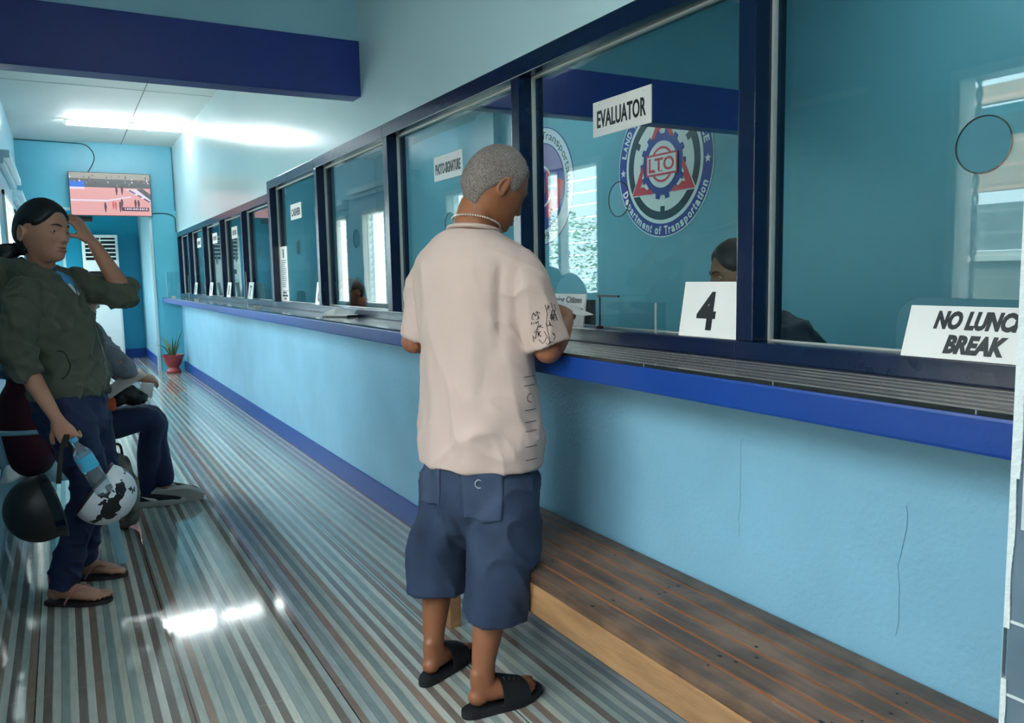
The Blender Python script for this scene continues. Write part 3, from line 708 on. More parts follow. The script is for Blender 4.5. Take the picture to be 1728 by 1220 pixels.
# ------------------------------------------------------------------ tube light, television, cables
tl = thing('tube_light', 'lit white fluorescent tube light on the ceiling in front of the television', 'light', (0.83, 10.86, ZC))
MB().box((0.16, 10.84, ZC - 0.030), (1.50, 10.88, ZC - 0.0)).build('batten', M_WHITE, tl, bevel=0.003)
MB().limb([(0.20, 10.86, ZC - 0.055), (1.46, 10.86, ZC - 0.055)], [0.016, 0.016], n=12, res=1).build('tube', mat('tube_glow', (1, 1, 1, 1), 0.4, emit=((0.92, 0.97, 1.0, 1), 34.0)), tl, smooth=9)
for x in (0.175, 1.485): MB().box((x - 0.012, 10.842, ZC - 0.075), (x + 0.012, 10.878, ZC - 0.03)).build('lamp_holder', M_WHITE, tl)
MB().box((0.80, 10.80, ZC - 0.02), (0.90, 10.84, ZC)).build('junction_cover', M_WHITE, tl)
rebase(tl, tl.location.copy())
# unseen second corridor tube, added to lighten the woman and the upper wall
t2 = thing('tube_light', 'unseen fluorescent tube light added on the corridor ceiling behind the camera', 'light', (0.55, 0.3, ZC))
MB().box((0.53, -0.35, ZC - 0.03), (0.57, 0.95, ZC)).build('batten', M_WHITE, t2)
MB().limb([(0.55, -0.3, ZC - 0.05), (0.55, 0.9, ZC - 0.05)], [0.014, 0.014], n=10, res=1).build('tube', MATS['tube_glow'], t2, smooth=9); rebase(t2, t2.location.copy())
# unseen office tubes, added to brighten the room behind the glass: same fitting
for (x, y) in ((3.3, 2.3), (3.3, 6.6), (3.3, 10.2)):
    t2 = thing('added_office_tube', 'unseen fluorescent tube light added on the office ceiling near the %s' % {2.3: 'pillar end', 6.6: 'seals', 10.2: 'far end'}[y], 'light', (x, y, ZC), 'added office tube lights')
    MB().box((x - 0.02, y - 0.65, ZC - 0.03), (x + 0.02, y + 0.65, ZC)).build('batten', M_WHITE, t2)
    MB().limb([(x, y - 0.6, ZC - 0.05), (x, y + 0.6, ZC - 0.05)], [0.014, 0.014], n=10, res=1).build('tube', MATS['tube_glow'], t2, smooth=9); rebase(t2, t2.location.copy())
# television: wall mounted above the doorway
tv = thing('television', 'flat television showing a basketball game, mounted over the far doorway', 'television', (0.69, YE, 2.5))
X0, X1, Z0, Z1, YT = 0.185, 1.195, 2.205, 2.79, YE - 0.11
MB().box((X0, YT, Z0), (X1, YT + 0.045, Z1)).build('housing', M_BLACK, tv, bevel=0.005)
MB().box((0.5, YT + 0.045, 2.35), (0.88, YE, 2.65)).build('bracket', M_BLACK, tv)
m_ = MB(); m_.box((0.185, YT + 0.06, 2.13), (0.44, YE, 2.2)); m_.build('set_top_shelf', M_BLACK, tv)
scr = MB(); W_, H_ = X1 - X0 - 0.016, Z1 - Z0 - 0.016
def sq(u0, v0, u1, v1, mi, lift=0.0):   # u right, v up in 0..1 on the screen
    y = YT - 0.001 - lift
    scr.add([(X0+.008+u0*W_, y, Z0+.008+v0*H_), (X0+.008+u1*W_, y, Z0+.008+v0*H_), (X0+.008+u1*W_, y, Z0+.008+v1*H_), (X0+.008+u0*W_, y, Z0+.008+v1*H_)], [(0, 1, 2, 3)], None, mi)
def poly(ps, mi, lift): scr.add([(X0+.008+u*W_, YT - 0.001 - lift, Z0+.008+v*H_) for u, v in ps], [tuple(range(len(ps)))], None, mi)
def em(n, c, s=0.36): return mat(n, (0.02, 0.02, 0.02, 1), 0.25, emit=(c, s))
scm = [em('screen_court', srgb(214, 158, 158)), em('screen_crowd', srgb(84, 92, 96)), em('screen_blue', srgb(40, 112, 214)), em('screen_white', srgb(216, 206, 222)), em('screen_dark', srgb(84, 62, 76)), em('screen_red', srgb(196, 96, 104)), em('screen_hall', srgb(140, 142, 132))]
sq(0, 0, 1, 0.66, 0); sq(0, 0.66, 1, 0.86, 1); sq(0, 0.86, 1, 1, 6)
sq(0.0, 0.66, 0.18, 0.80, 2, .0006); sq(0.0, 0.61, 0.18, 0.66, 3, .0006); sq(0, 0.33, 0.45, 0.37, 3, .0006); poly([(0.45, .33), (1 * .75, .44), (.75, .47), (.45, .37)], 3, .0006)
poly([(0.68, .63), (.82, .64), (1, .38), (1, .30)], 3, .0006); poly([(0.82, .64), (.9, .66), (1, .52), (1, .38)], 1, .0007)
random.seed(9)
for k in range(40): u = random.random(); v = random.uniform(0.68, 0.93); c = random.choice((1, 3, 4, 6, 5 if u > .75 else 4)); sq(u, v, min(1, u + .015), v + random.uniform(.02, .05), c, .001)
for k in range(10): u = .72 + k * .026; v = .61 - k * .028; poly([(u, v), (u + .03, v + .005), (u + .045, v - .025), (u + .012, v - .03)], random.choice((4, 2, 3)), .0008)
for u, v, h in ((.42, .07, .24), (.57, .48, .22), (.64, .50, .22), (.63, .20, .2), (.605, .08, .26), (.52, .14, .2), (.55, .13, .2), (.80, .19, .2), (.84, .18, .2)):
    poly([(u - .014, v + h * .5), (u - .005, v), (u + .004, v), (u + .016, v + h * .55), (u + .012, v + h * .8), (u + .005, v + h), (u - .006, v + h), (u - .013, v + h * .8)], 4 if u != .52 and u != .55 else 5, .0011)
sq(.62, .11, .97, .2, 4, .0013)
for k in range(11): sq(.66 + k * .027, .14, .66 + k * .027 + (.018 if k % 3 else .012), .18, 3, .0015)
scr.build('screen', scm, tv, fixn=False); rebase(tv, tv.location.copy())
M_CABLE = mat('cable_black', srgb(18, 30, 40), 0.5)
def cable(label, pts, r=0.006):
    o = MB().limb(pts, [r] * len(pts), n=8, res=6, dome=False).build('wall_cable', M_CABLE, smooth=9); tag(o, label, 'cable')
yc = YE - 0.008
cable('black cable running along the ceiling edge and down to the top of the television', [(-0.40, yc, 3.19), (-0.2, yc, 3.185), (0.20, yc, 3.18), (0.40, yc, 3.17), (0.49, yc, 3.10), (0.52, yc, 3.0), (0.49, yc, 2.9), (0.43, yc, 2.80)])
cable('black cable drooping from the right side of the television to the first window', [(1.19, yc, 2.25), (1.30, yc, 2.262), (1.42, yc, 2.25), (1.495, yc, 2.20), (1.50, yc - .005, 2.08), (1.502, yc - .02, 1.995)])
cable('thin grey cable down the corner beside the far window wall', [(1.507, YE - 0.007, 3.19), (1.508, YE - 0.007, 2.8), (1.506, YE - 0.007, 2.30)], 0.004)

# floor-standing air conditioner in the room beyond the doorway
ac = thing('air_conditioner', 'tall white floor-standing air conditioner with dark louvres beyond the doorway', 'air conditioner', (0.60, 15.0, 0))
M_ACW = mat('ac_white', srgb(226, 230, 228), 0.4)
MB().box((0.345, 14.80, 0.0), (0.865, 15.15, 2.07)).build('cabinet', M_ACW, ac, bevel=0.015)
MB().box((0.385, 14.792, 1.66), (0.825, 14.80, 2.02)).build('louver_recess', M_BLACK, ac)
m_ = MB()
for k in range(5): m_.box((0.385, 14.775, 1.705 + k * 0.066), (0.825, 14.794, 1.725 + k * 0.066))
m_.box((0.598, 14.773, 1.66), (0.612, 14.794, 2.02)); m_.build('louver', M_ACW, ac)
MB().box((0.42, 14.788, 1.40), (0.62, 14.80, 1.48)).build('display', M_BLACK, ac)
MB().box((0.37, 14.79, 0.12), (0.84, 14.80, 1.30)).build('front_panel', mat('ac_panel', srgb(214, 222, 222), 0.4), ac, bevel=0.004)
rebase(ac, ac.location.copy())

# snake plant in a terracotta pot
pl_ = thing('potted_snake_plant', 'snake plant in a footed red terracotta pot at the far end of the counter wall', 'plant', (1.315, 12.2, 0))
Mp = Matrix.Translation((1.315, 12.2, 0))
MB().lathe([(0.085, 0), (0.098, 0.01), (0.098, 0.035), (0.075, 0.06), (0.07, 0.085), (0.105, 0.13), (0.128, 0.20), (0.135, 0.232), (0.148, 0.236), (0.150, 0.262), (0.138, 0.264), (0.125, 0.24), (0.02, 0.235)], 32, Mp).build('pot', mat('terracotta_red', srgb(150, 52, 56), 0.4, noise_amt=0.25, noise_scale=9), pl_, smooth=0.7)
MB().lathe([(0.126, 0.225), (0.126, 0.241), (0.0005, 0.245)], 24, Mp).build('soil', mat('soil', srgb(60, 46, 38), 0.95, bump=0.5, bump_scale=60), pl_)
M_SNAKE = mat('snake_leaf', srgb(96, 120, 66), 0.4, noise_amt=0.5, noise_scale=16, stretch=(1, 1, 3)); M_SN2 = mat('snake_leaf_edge', srgb(160, 160, 96), 0.45)
random.seed(4)
for k, (ax, ay, h) in enumerate(((-0.17, -0.04, 0.30), (-0.22, 0.0, 0.18), (-0.12, -0.03, 0.26), (-0.05, -0.05, 0.24), (0.01, 0.03, 0.28), (0.04, -0.05, 0.24), (0.08, 0.02, 0.32), (0.15, -0.02, 0.40), (0.11, -0.07, 0.22), (-0.08, 0.06, 0.28), (0.05, 0.08, 0.2))):
    pts = [V((1.315 + ax * 0.15, 12.2 + ay * 0.3, 0.235)), V((1.315 + ax * 0.5, 12.2 + ay * 0.6, 0.235 + h * 0.5)), V((1.315 + ax, 12.2 + ay, 0.235 + h))]
    if ax < -0.15: pts[1].z += 0.05
    MB().limb(pts, [(0.014, 0.004), (0.021, 0.004), (0.002, 0.001)], ref=(0.5, 0.8, 0), n=8, res=6, dome=False).build('leaf', M_SNAKE if k % 3 else M_SN2, pl_, smooth=9)
rebase(pl_, (1.315, 12.2, 0))

# things on the counter
bk = thing('booklet', 'dark folded booklet with loose papers on the counter down from the man', 'booklet', (1.44, 4.62, ZS))
Mx = Matrix.Translation((1.44, 4.62, ZS)) @ Matrix.Rotation(0.5, 4, 'Z')
MB().box((-0.07, -0.10, 0.0005), (0.07, 0.10, 0.010), Mx).build('cover', M_BLACK, bk, bevel=0.002); MB().box((-0.065, -0.097, 0.0102), (0.067, 0.095, 0.0145), Mx).build('pages', M_SIGN, bk)
MB().add([(-0.05, 0.02, 0.015), (0.06, -0.04, 0.015), (0.05, 0.10, 0.055), (-0.04, 0.12, 0.02)], [(0, 1, 2, 3)], Mx).build('loose_sheet', M_SIGN, bk); rebase(bk, bk.location.copy())
def shield(y, label, z1=1.36, x0=1.29, x1=1.49):
    o = thing('counter_divider', label, 'divider', (x0, y, ZS), 'clear dividers on the counter')
    MB().box((x0, y, ZS + 0.0005), (x1, y + 0.004, z1)).build('sheet', M_ACRYL, o)
    MB().box((x0 - 0.003, y, ZS + 0.0005), (x0, y + 0.004, z1)).build('polished_edge', M_BEAD, o)
    MB().box((x0 + 0.05, y - 0.012, ZS + 0.0005), (x0 + 0.10, y - 0.0005, ZS + 0.02)).build('foot', M_BEAD, o); rebase(o, o.location.copy())
shield(6.62, 'clear upright divider on the counter before the CASHIER window'); shield(9.95, 'clear upright divider among the far number plates'); shield(12.0, 'clear upright divider at the very end of the counter', 1.42, 1.275, 1.46)
hd = thing('document_holder', 'low clear acrylic holder on the sill between the notice and the number 4 plate', 'holder', (XW + 0.02, 2.0, 1.118))
MB().box((XW + 0.004, 1.856, 1.1185), (XW + 0.008, 2.165, 1.208)).build('front_sheet', M_ACRYL, hd); MB().box((XW + 0.0085, 1.857, 1.119), (XW + 0.046, 1.862, 1.206)).build('side_sheet', M_ACRYL, hd)
MB().box((XW + 0.003, 1.8525, 1.1185), (XW + 0.0085, 1.8555, 1.208)).build('polished_edge', M_BEAD, hd); rebase(hd, hd.location.copy())
pn = thing('pen_stand', 'thin black pen stand on the sill beside the senior citizen notice', 'stand', (1.53, 2.14, 1.118))
MB().lathe([(0.012, 0), (0.012, 0.006), (0.003, 0.010), (0.003, 0.105), (0.001, 0.107)], 12, Matrix.Translation((1.531, 2.148, 1.1185))).build('stem', M_BLACK, pn, smooth=0.7); MB().box((1.520, 2.035, 1.221), (1.526, 2.148, 1.227)).build('arm', M_BLACK, pn); rebase(pn, pn.location.copy())
def monitor(x, y, z, rz, label, w=0.42, h=0.26):
    o = thing('computer_monitor', label, 'monitor', (x, y, z), 'office monitors'); Mx = Matrix.Translation((x, y, z)) @ Matrix.Rotation(rz, 4, 'Z')
    MB().box((-w / 2, -0.015, 0.05), (w / 2, 0.02, 0.05 + h), Mx).build('display', M_BLACK, o, bevel=0.005); MB().box((-0.02, 0.0205, 0.015), (0.02, 0.035, 0.15), Mx).build('neck', M_BLACK, o); MB().box((-0.1, -0.06, 0.0005), (0.1, 0.09, 0.0145), Mx).build('foot', M_BLACK, o, bevel=0.003); rebase(o, (x, y, z))
desk = thing('office_desk', 'long wooden office desk just inside the teller windows', 'desk', (2.25, 5, 0))
MB().box((1.98, 0.6, 0.70), (2.30, 12.0, 0.74)).build('desktop', mat('desk_wood', srgb(150, 120, 92), 0.5, noise_amt=0.2), desk, bevel=0.003)
for y in (0.7, 4, 8, 11.9): MB().box((2.02, y, 0), (2.26, y + 0.04, 0.6999)).build('leg', mat('desk_wood', (1, 1, 1, 1)), desk)
rebase(desk, (2.25, 5, 0))
monitor(2.14, 3.35, 0.741, -1.3, 'black computer monitor on the office desk behind the man', 0.44, 0.38); monitor(2.13, 5.75, 0.741, -1.2, 'black computer monitor on the office desk beyond the booklet', 0.44, 0.33)

# yellowish no-smoking notice on a left window
Mq = Matrix.Translation((XL + 0.022, 9.0, 1.25)) @ Matrix(((0, 0, 1, 0), (1, 0, 0, 0), (0, 1, 0, 0), (0, 0, 0, 1)))
r = thing('no_smoking_notice', 'cream notice with a red ring fixed to the left window frame', 'notice', (XL + 0.022, 9.0, 1.25))
MB().box((-0.2, -0.3, 0), (0.2, 0.25, 0.002), Mq).build('board', mat('notice_cream', srgb(226, 208, 170), 0.5), r)
k = MB(); disc(k, 0.12, 0.145, 0.0022, 0.003, Mq @ Matrix.Translation((0, 0.06, 0))); k.box((-0.13, 0.05, 0.0022), (0.13, 0.07, 0.003), Mq @ Matrix.Translation((0, 0.06, 0)) @ Matrix.Rotation(-0.78, 4, 'Z') @ Matrix.Translation((0, -0.06, 0))); k.build('ring', S_RED, r)
k = MB()
for j in range(3): k.box((-0.16, -0.17 - j * 0.04, 0.0022), (0.16, -0.15 - j * 0.04, 0.003), Mq)
k.build('print', M_INK, r); rebase(r, r.location.copy())

# ------------------------------------------------------------------ plastic chairs along the left wall
M_CH = mat('chair_plastic_paleblue', srgb(150, 196, 210), 0.35)
def make_chair():
    o = empty('plastic_chair')
    s_ = MB()          # seat: slightly dished slab, front edge rolled down (local: +x = front)
    nx, ny = 10, 10; top = []; 
    for i in range(nx + 1):
        row = []
        for j in range(ny + 1):
            x = -0.21 + 0.44 * i / nx; y = -0.21 + 0.42 * j / ny
            z = 0.43 - 0.018 * math.cos(PI * (j / ny - .5)) + (-0.03 * max(0, (i / nx - 0.8) / 0.2) ** 2) + 0.004
            row.append((x, y, z))
        top.append(row)
    vs = [p for r in top for p in r] + [(p[0], p[1], p[2] - 0.018) for r in top for p in r]; k = (nx + 1) * (ny + 1); fs = []
    for i in range(nx):
        for j in range(ny):
            a = i * (ny + 1) + j; fs.append((a, a + ny + 1, a + ny + 2, a + 1)); fs.append((k + a, k + a + 1, k + a + ny + 2, k + a + ny + 1))
    for i in range(nx):
        a = i * (ny + 1); fs.append((a, a + k, a + k + ny + 1, a + ny + 1)); a += ny; fs.append((a, a + ny + 1, a + k + ny + 1, a + k))
    for j in range(ny):
        fs.append((j, j + 1, j + 1 + k, j + k)); a = nx * (ny + 1) + j; fs.append((a, a + k, a + k + 1, a + 1))
    s_.add(vs, fs); s_.build('seat', M_CH, o, smooth=0.8)
    b = MB()           # backrest: curved shell with an arched top and slots
    def bp(u, z):      # u in -1..1
        t_ = (z - 0.45) / 0.38
        return V((-0.20 - 0.07 * t_ - 0.03 * (1 - u * u) , 0.215 * u * (1 - 0.06 * t_), z))
    for (u0, u1) in ((-1, -0.78), (-0.62, -0.46), (-0.30, -0.14), (0.0 - 0.0 + 0.02, 0.18), (0.34, 0.5), (0.66, 1.0)):
        rings = []
        for i in range(9):
            z = 0.43 + (0.30 if not (u0 == -1 or u1 == 1) else 0.30) * i / 8
            a, c = bp(u0, z), bp(u1, z); rings.append([a, c, c + V((-0.012, 0, 0)), a + V((-0.012, 0, 0))])
        b.loft(rings)
    rings = []
    for i in range(17):
        u = -1 + 2 * i / 16; zt = 0.73 + 0.11 * math.sqrt(max(0, 1 - (abs(u) ** 2.6)))
        a = bp(u, 0.715); c = bp(u, zt); rings.append([a, c, c + V((-0.014, 0, 0)), a + V((-0.014, 0, 0))])
    b.loft(rings); b.build('backrest', M_CH, o, smooth=0.6)
    for s in (-1, 1):
        a = MB(); a.limb([(-0.225, 0.205 * s, 0.66), (-0.1, 0.245 * s, 0.655), (0.08, 0.25 * s, 0.65), (0.17, 0.245 * s, 0.63), (0.20, 0.235 * s, 0.55), (0.205, 0.225 * s, 0.43)], [(0.012, 0.024), (0.010, 0.028), (0.010, 0.03), (0.012, 0.028), (0.012, 0.025), (0.012, 0.025)], ref=(0, 0, 1), n=10, res=4)
        a.build('armrest', M_CH, o, smooth=9)
        for xx, dx in ((0.19, 0.06), (-0.19, -0.07)):
            l = MB(); x0 = xx; rings = []
            for i in range(6):
                t_ = i / 5; z = 0.428 * (1 - t_); cx = x0 + dx * t_; cy = s * (0.195 + 0.05 * t_); w = 0.030 - 0.010 * t_
                rings.append([(cx - w, cy - s * w * .3, z), (cx + w * (1 if xx > 0 else .4), cy - s * w * .3, z), (cx + w, cy + s * w * .5, z), (cx - w, cy + s * w * .5, z)])
            l.loft(rings); l.build('leg', M_CH, o, bevel=0.004)
    return o
def copy_tree(o, loc, rz):
    c = o.copy(); C.objects.link(c); c.location = loc; c.rotation_euler = (0, 0, rz)
    for ch in o.children:
        d = ch.copy(); C.objects.link(d); d.parent = c
    return c
ch0 = make_chair()
chairs = [((-0.09, 4.28, 0), 0.0, 'pale blue plastic armchair carrying the maroon backpack'), ((-0.10, 4.93, 0), 0.0, 'pale blue plastic armchair under the person in the grey sweater')]
for i, (loc, rz, lb) in enumerate(chairs):
    o = ch0 if i == 0 else copy_tree(ch0, loc, rz)
    o.location = loc; o.rotation_euler = (0, 0, rz); tag(o, lb, 'chair', 'plastic chairs along the left wall')
# maroon backpack on the first chair
bp_ = thing('backpack', 'maroon backpack standing on the plastic chair behind the standing woman', 'bag', (-0.16, 4.28, 0.435))
m_ = MB(); m_.limb([(-0.17, 4.28, 0.51), (-0.18, 4.28, 0.66), (-0.19, 4.28, 0.80), (-0.20, 4.28, 0.86)], [(0.15, 0.10), (0.155, 0.11), (0.14, 0.09), (0.09, 0.05)], ref=(0, 1, 0), n=24)
organic(m_, 'body', mat('maroon_cloth', srgb(92, 26, 44), 0.8, noise_amt=0.3, bump=0.2, bump_scale=200), bp_, 0.009, 4)
MB().limb([(-0.065, 4.28, 0.52), (-0.06, 4.28, 0.58), (-0.07, 4.28, 0.66)], [(0.10, 0.02), (0.11, 0.03), (0.10, 0.02)], ref=(0, 1, 0), n=16).build('front_pocket', MATS['maroon_cloth'], bp_, smooth=9)
MB().tube([(-0.20, 4.24, 0.9), (-0.20, 4.26, 0.94), (-0.20, 4.30, 0.94), (-0.20, 4.32, 0.9)], 0.007, res=4).build('handle', M_BLACK, bp_, smooth=9); rebase(bp_, (-0.16, 4.28, 0.435))

fl = thing('cloth_bundle', 'blue and grey patterned cloth bundle lying on top of the maroon backpack', 'cloth', (-0.22, 4.26, 0.86))
m_ = MB(); m_.limb([(-0.25, 4.30, 0.93), (-0.21, 4.24, 0.955), (-0.17, 4.18, 0.92)], [(0.055, 0.07), (0.07, 0.085), (0.05, 0.06)], n=20)
organic(m_, 'cloth', mat('floral_blue', srgb(128, 156, 172), 0.85, noise_scale=30, col2=srgb(60, 92, 116)), fl, 0.007, 3, wrinkle=lambda co, n_: 0.014 * noise.noise(co * 22)); rebase(fl, (-0.22, 4.26, 0.86))
cb_ = thing('camouflage_bag', 'grey-brown camouflage bag on the floor between the chairs', 'bag', (0.20, 4.62, 0))
m_ = MB(); m_.limb([(0.20, 4.62, 0.075), (0.20, 4.62, 0.22), (0.19, 4.62, 0.36)], [(0.085, 0.075), (0.09, 0.08), (0.06, 0.05)], n=20)
organic(m_, 'body', mat('camouflage', srgb(140, 134, 120), 0.9, noise_scale=16, col2=srgb(56, 58, 52)), cb_, 0.008, 3, wrinkle=lambda co, n_: 0.012 * noise.noise(co * 18))
MB().tube([(0.16, 4.62, 0.39), (0.17, 4.62, 0.45), (0.21, 4.62, 0.45), (0.22, 4.62, 0.39)], 0.007, res=4).build('handle', M_BLACK, cb_, smooth=9); rebase(cb_, (0.20, 4.62, 0))

# ================================================================== PEOPLE
def axes(az):
    a = math.radians(az); return V((math.sin(a), math.cos(a), 0)), V((math.cos(a), -math.sin(a), 0))   # forward, right
def frame(loc, az, pitch=0, roll=0):     # local y forward, x right, z up; pitch > 0 looks down
    return Matrix.Translation(loc) @ Matrix.Rotation(-math.radians(az), 4, 'Z') @ Matrix.Rotation(-math.radians(pitch), 4, 'X') @ Matrix.Rotation(math.radians(roll), 4, 'Y')
def ss(a, b, x):
    t = max(0, min(1, (x - a) / (b - a))); return t * t * (3 - 2 * t)
G = lambda x, s: math.exp(-(x / s) ** 2)
def head_point(th, ph, k=1.0, fem=False):
    """point of the head surface; origin between the ears at eye height, y forward"""
    dx, dy, dz = math.sin(th) * math.sin(ph), math.sin(th) * math.cos(ph), math.cos(th)
    x, y, z = dx * 0.076, dy * 0.097, dz * 0.116
    front = ss(-0.1, 0.5, dy)
    low = ss(0.005, 0.105, -z)
    x *= 1 - (0.27 if fem else 0.25) * low
    if y < 0: y *= 1 - 0.42 * ss(0.02, 0.11, -z)
    y += front * 0.036 * ss(0.03, 0.112, -z) * G(x, 0.05)
    ax = abs(x)
    if dy > 0:
        y -= 0.010 * G(ax - 0.031, 0.016) * G(z - 0.002, 0.012)
        y += 0.005 * G(ax - 0.028, 0.022) * G(z - 0.024, 0.008)
        nr = ss(0.016, -0.028, z) * (1 - ss(-0.030, -0.043, z)) if z < 0.016 else 0
        nr = max(0, min(1, (0.016 - z) / 0.044)) * (1 - ss(0.031, 0.043, -z))
        y += (0.019 if fem else 0.022) * nr * G(x, 0.0095 + 0.006 * nr)
        y += 0.006 * G(ax - 0.012, 0.006) * G(z + 0.032, 0.007)
        y += 0.007 * G(x, 0.021) * (G(z + 0.056, 0.0055) + 1.05 * G(z + 0.068, 0.006)) - 0.004 * G(x, 0.023) * G(z + 0.062, 0.0022)
        y += 0.007 * G(x, 0.018) * G(z + 0.093, 0.012)
        y += 0.004 * G(ax - 0.042, 0.018) * G(z + 0.03, 0.02)
    return V((x, y, z)) * k
def add_head(mb, M, k=1.0, fem=False, n=96, m=72, ears=True):
    rings = [[head_point(PI * i / m, 2 * PI * j / n, k, fem) for j in range(n)] for i in range(1, m)]
    mb.loft(rings, True, M)
    if ears:
        for s in (-1, 1):
            E_ = M @ Matrix.Translation((s * 0.0765 * k, -0.012 * k, -0.012 * k)) @ Matrix.Rotation(s * math.radians(-22), 4, 'Z') @ Matrix.Rotation(math.radians(-8), 4, 'X')
            mb.ell((s * 0.004, 0.0, 0), (0.006, 0.014, 0.026), 14, 10, E_)
            pts = [(s * 0.012, 0.013 * math.cos(a) - 0.004, 0.027 * math.sin(a)) for a in [math.radians(d) for d in (60, 90, 120, 160, 200, 240, 275)]]
            mb.limb(pts, [0.0045] * 7, M=E_, n=8, res=3); mb.ell((s * 0.009, 0.003, -0.024), (0.005, 0.008, 0.009), 10, 8, E_)
def face_parts(M, parent, k, fem, lipc):
    lip = MB()
    for zz, r in ((-0.0565, 0.0032), (-0.0675, 0.0042)):
        pts = []
        for u in (-0.022, -0.012, -0.004, 0.004, 0.012, 0.022):
            th, ph = _inv(u, zz); p = head_point(th, ph, k, fem); pts.append(p + V((0, -0.0018, 0)))
        lip.limb(pts, [0.0012, r * .8, r, r, r * .8, 0.0012], M=M, n=8, res=3)
    lip.build('lips', lipc, parent, smooth=9)
    for s in (-1, 1):
        th, ph = _inv(s * 0.031, 0.002); p = head_point(th, ph, k, fem); c = p + V((0, -0.0062, 0))
        e = MB().ell(c, (0.0135, 0.0115, 0.0100), 18, 12, M).build('eye', mat('eye_white', srgb(205, 198, 192), 0.2), parent, smooth=9)
        MB().ell(c + V((0.0015, 0.0075, 0)), (0.0055, 0.0046, 0.0055), 14, 10, M).build('iris', mat('iris_dark', srgb(28, 18, 14), 0.15), e, smooth=9)
        lid = MB()
        for dz, rr in ((0.0052, 0.0028), (-0.0062, 0.0022)):
            lid.limb([c + V((u, 0.0112 - 30 * u * u - 0.001, dz * (1 - (u / 0.0155) ** 2) - 0.0008)) for u in (-0.0145, -0.008, 0, 0.008, 0.0145)], [0.001, rr, rr, rr, 0.001], M=M, n=8, res=3)
        lid.build('eyelid', parent.get('_skin') and bpy.data.materials[parent['_skin']] or M_BLACK, parent, smooth=9)
        b = MB(); pts = []
        for u, dz in ((0.012, 0.0), (0.022, 0.004), (0.034, 0.006), (0.046, 0.001)):
            th, ph = _inv(s * u, 0.022 + dz); pts.append(head_point(th, ph, k, fem) + V((0, 0.0004, 0)))
        b.limb(pts, [(0.001, 0.002), (0.0012, 0.0034), (0.0012, 0.003), (0.0008, 0.001)], ref=(0, 1, 0), M=M, n=8, res=3); b.build('eyebrow', mat('hair_black', srgb(20, 17, 18), 0.42, noise_amt=0.3, noise_scale=40, stretch=(1, 1, 1)), parent, smooth=9)
def _inv(x, z):
    """angles of the head surface point with given x, z (front half)"""
    best = None; th = math.acos(max(-1, min(1, z / 0.116)))
    lo, hi = -PI / 2, PI / 2
    for _ in range(40):
        mid = (lo + hi) / 2
        if head_point(th, mid, 1, False).x < x: lo = mid
        else: hi = mid
    return th, mid
def hair_cap(M, k, line, off, name, m_, parent, fem=False, n=96, m=64, rough=0.0, th_=0.004):
    """shell over the scalp where line(point, ph) is true"""
    vs, idx = [], {}; fs = []
    for i in range(0, m + 1):
        for j in range(n):
            th, ph = max(0.001, PI * i / m), 2 * PI * j / n
            p = head_point(th, ph, k, fem)
            d = V((math.sin(th) * math.sin(ph), math.sin(th) * math.cos(ph), math.cos(th)))
            e = line(p / k, ph)          # > 0 inside the hair
            o_ = off * ss(0, 0.012, e) + (rough * noise.noise(p * 160) if rough else 0) * ss(0, 0.01, e)
            vs.append((p + d * (o_ - 0.003 * (1 - ss(-0.004, 0.004, e))), e))
    for i in range(m):
        for j in range(n):
            q_ = (i*n+j, i*n+(j+1) % n, (i+1)*n+(j+1) % n, (i+1)*n+j)
            if max(vs[a][1] for a in q_) > 0: fs.append(q_)
    used = sorted({a for f in fs for a in f}); mp = {a: b for b, a in enumerate(used)}
    mb = MB().add([vs[a][0] for a in used], [tuple(mp[a] for a in f) for f in fs], M)
    o = mb.build(name, m_, parent, smooth=9, fixn=True)
    so = o.modifiers.new('thickness', 'SOLIDIFY'); so.thickness = th_; so.offset = -1
    return o
def add_hand(mb, M, side=1, curl=(30, 35, 30), thumb=(0.75, 0.5, -0.35), k=1.0, spread=0.0, fingers=(0, 0, 0, 0), tc=0.25):
    """M: origin at the wrist, y to the fingers, z out of the back of the hand; side=1 thumb at +x"""
    s = side
    mb.limb([(0, -0.03, 0), (0, 0.0, 0), (0.002 * s, 0.03, 0), (0.0, 0.062, 0.0), (0, 0.086, -0.002)], [(0.024*k, 0.018*k), (0.026*k, 0.017*k), (0.034*k, 0.016*k), (0.040*k, 0.0145*k), (0.037*k, 0.0115*k)], ref=(1, 0, 0), M=M, n=20, res=3)
    mb.limb([(0.016 * s, 0.01, -0.008), (0.032 * s, 0.035, -0.012)], [0.016 * k, 0.014 * k], M=M, n=12, res=2)
    for f, (x, L_, r) in enumerate(((0.0295, 0.074, 0.0090), (0.0100, 0.082, 0.0093), (-0.0100, 0.076, 0.0088), (-0.0285, 0.060, 0.0078))):
        x *= s; ex = fingers[f]; p = V((x, 0.080, -0.002)); a = 0; sp = spread * (1.5 - f) * s; pts = [p - V((0, 0.02, 0)), p.copy()]
        for seg, ll in zip(range(3), (0.45, 0.31, 0.24)):
            a += math.radians(curl[seg] + ex); p = p + V((sp * ll * L_, math.cos(a) * ll * L_, -math.sin(a) * ll * L_)) * k; pts.append(p.copy())
        mb.limb(pts, [r*k*1.05, r*k*1.08, r*k, r*k*0.95, r*k*0.8], M=M, n=12, res=3)
    t = V((thumb[0] * s, thumb[1], thumb[2])).normalized(); p = V((0.030 * s, 0.030, -0.012)) ; q1 = p + t * 0.035 * k; t2 = (t + V((-tc * s, tc * 1.5, -tc * 0.6))).normalized(); q2 = q1 + t2 * 0.028 * k
    mb.limb([V((0.012 * s, 0.012, -0.008)), p, q1, q2], [0.014*k, 0.0125*k, 0.0105*k, 0.0088*k], M=M, n=12, res=3)
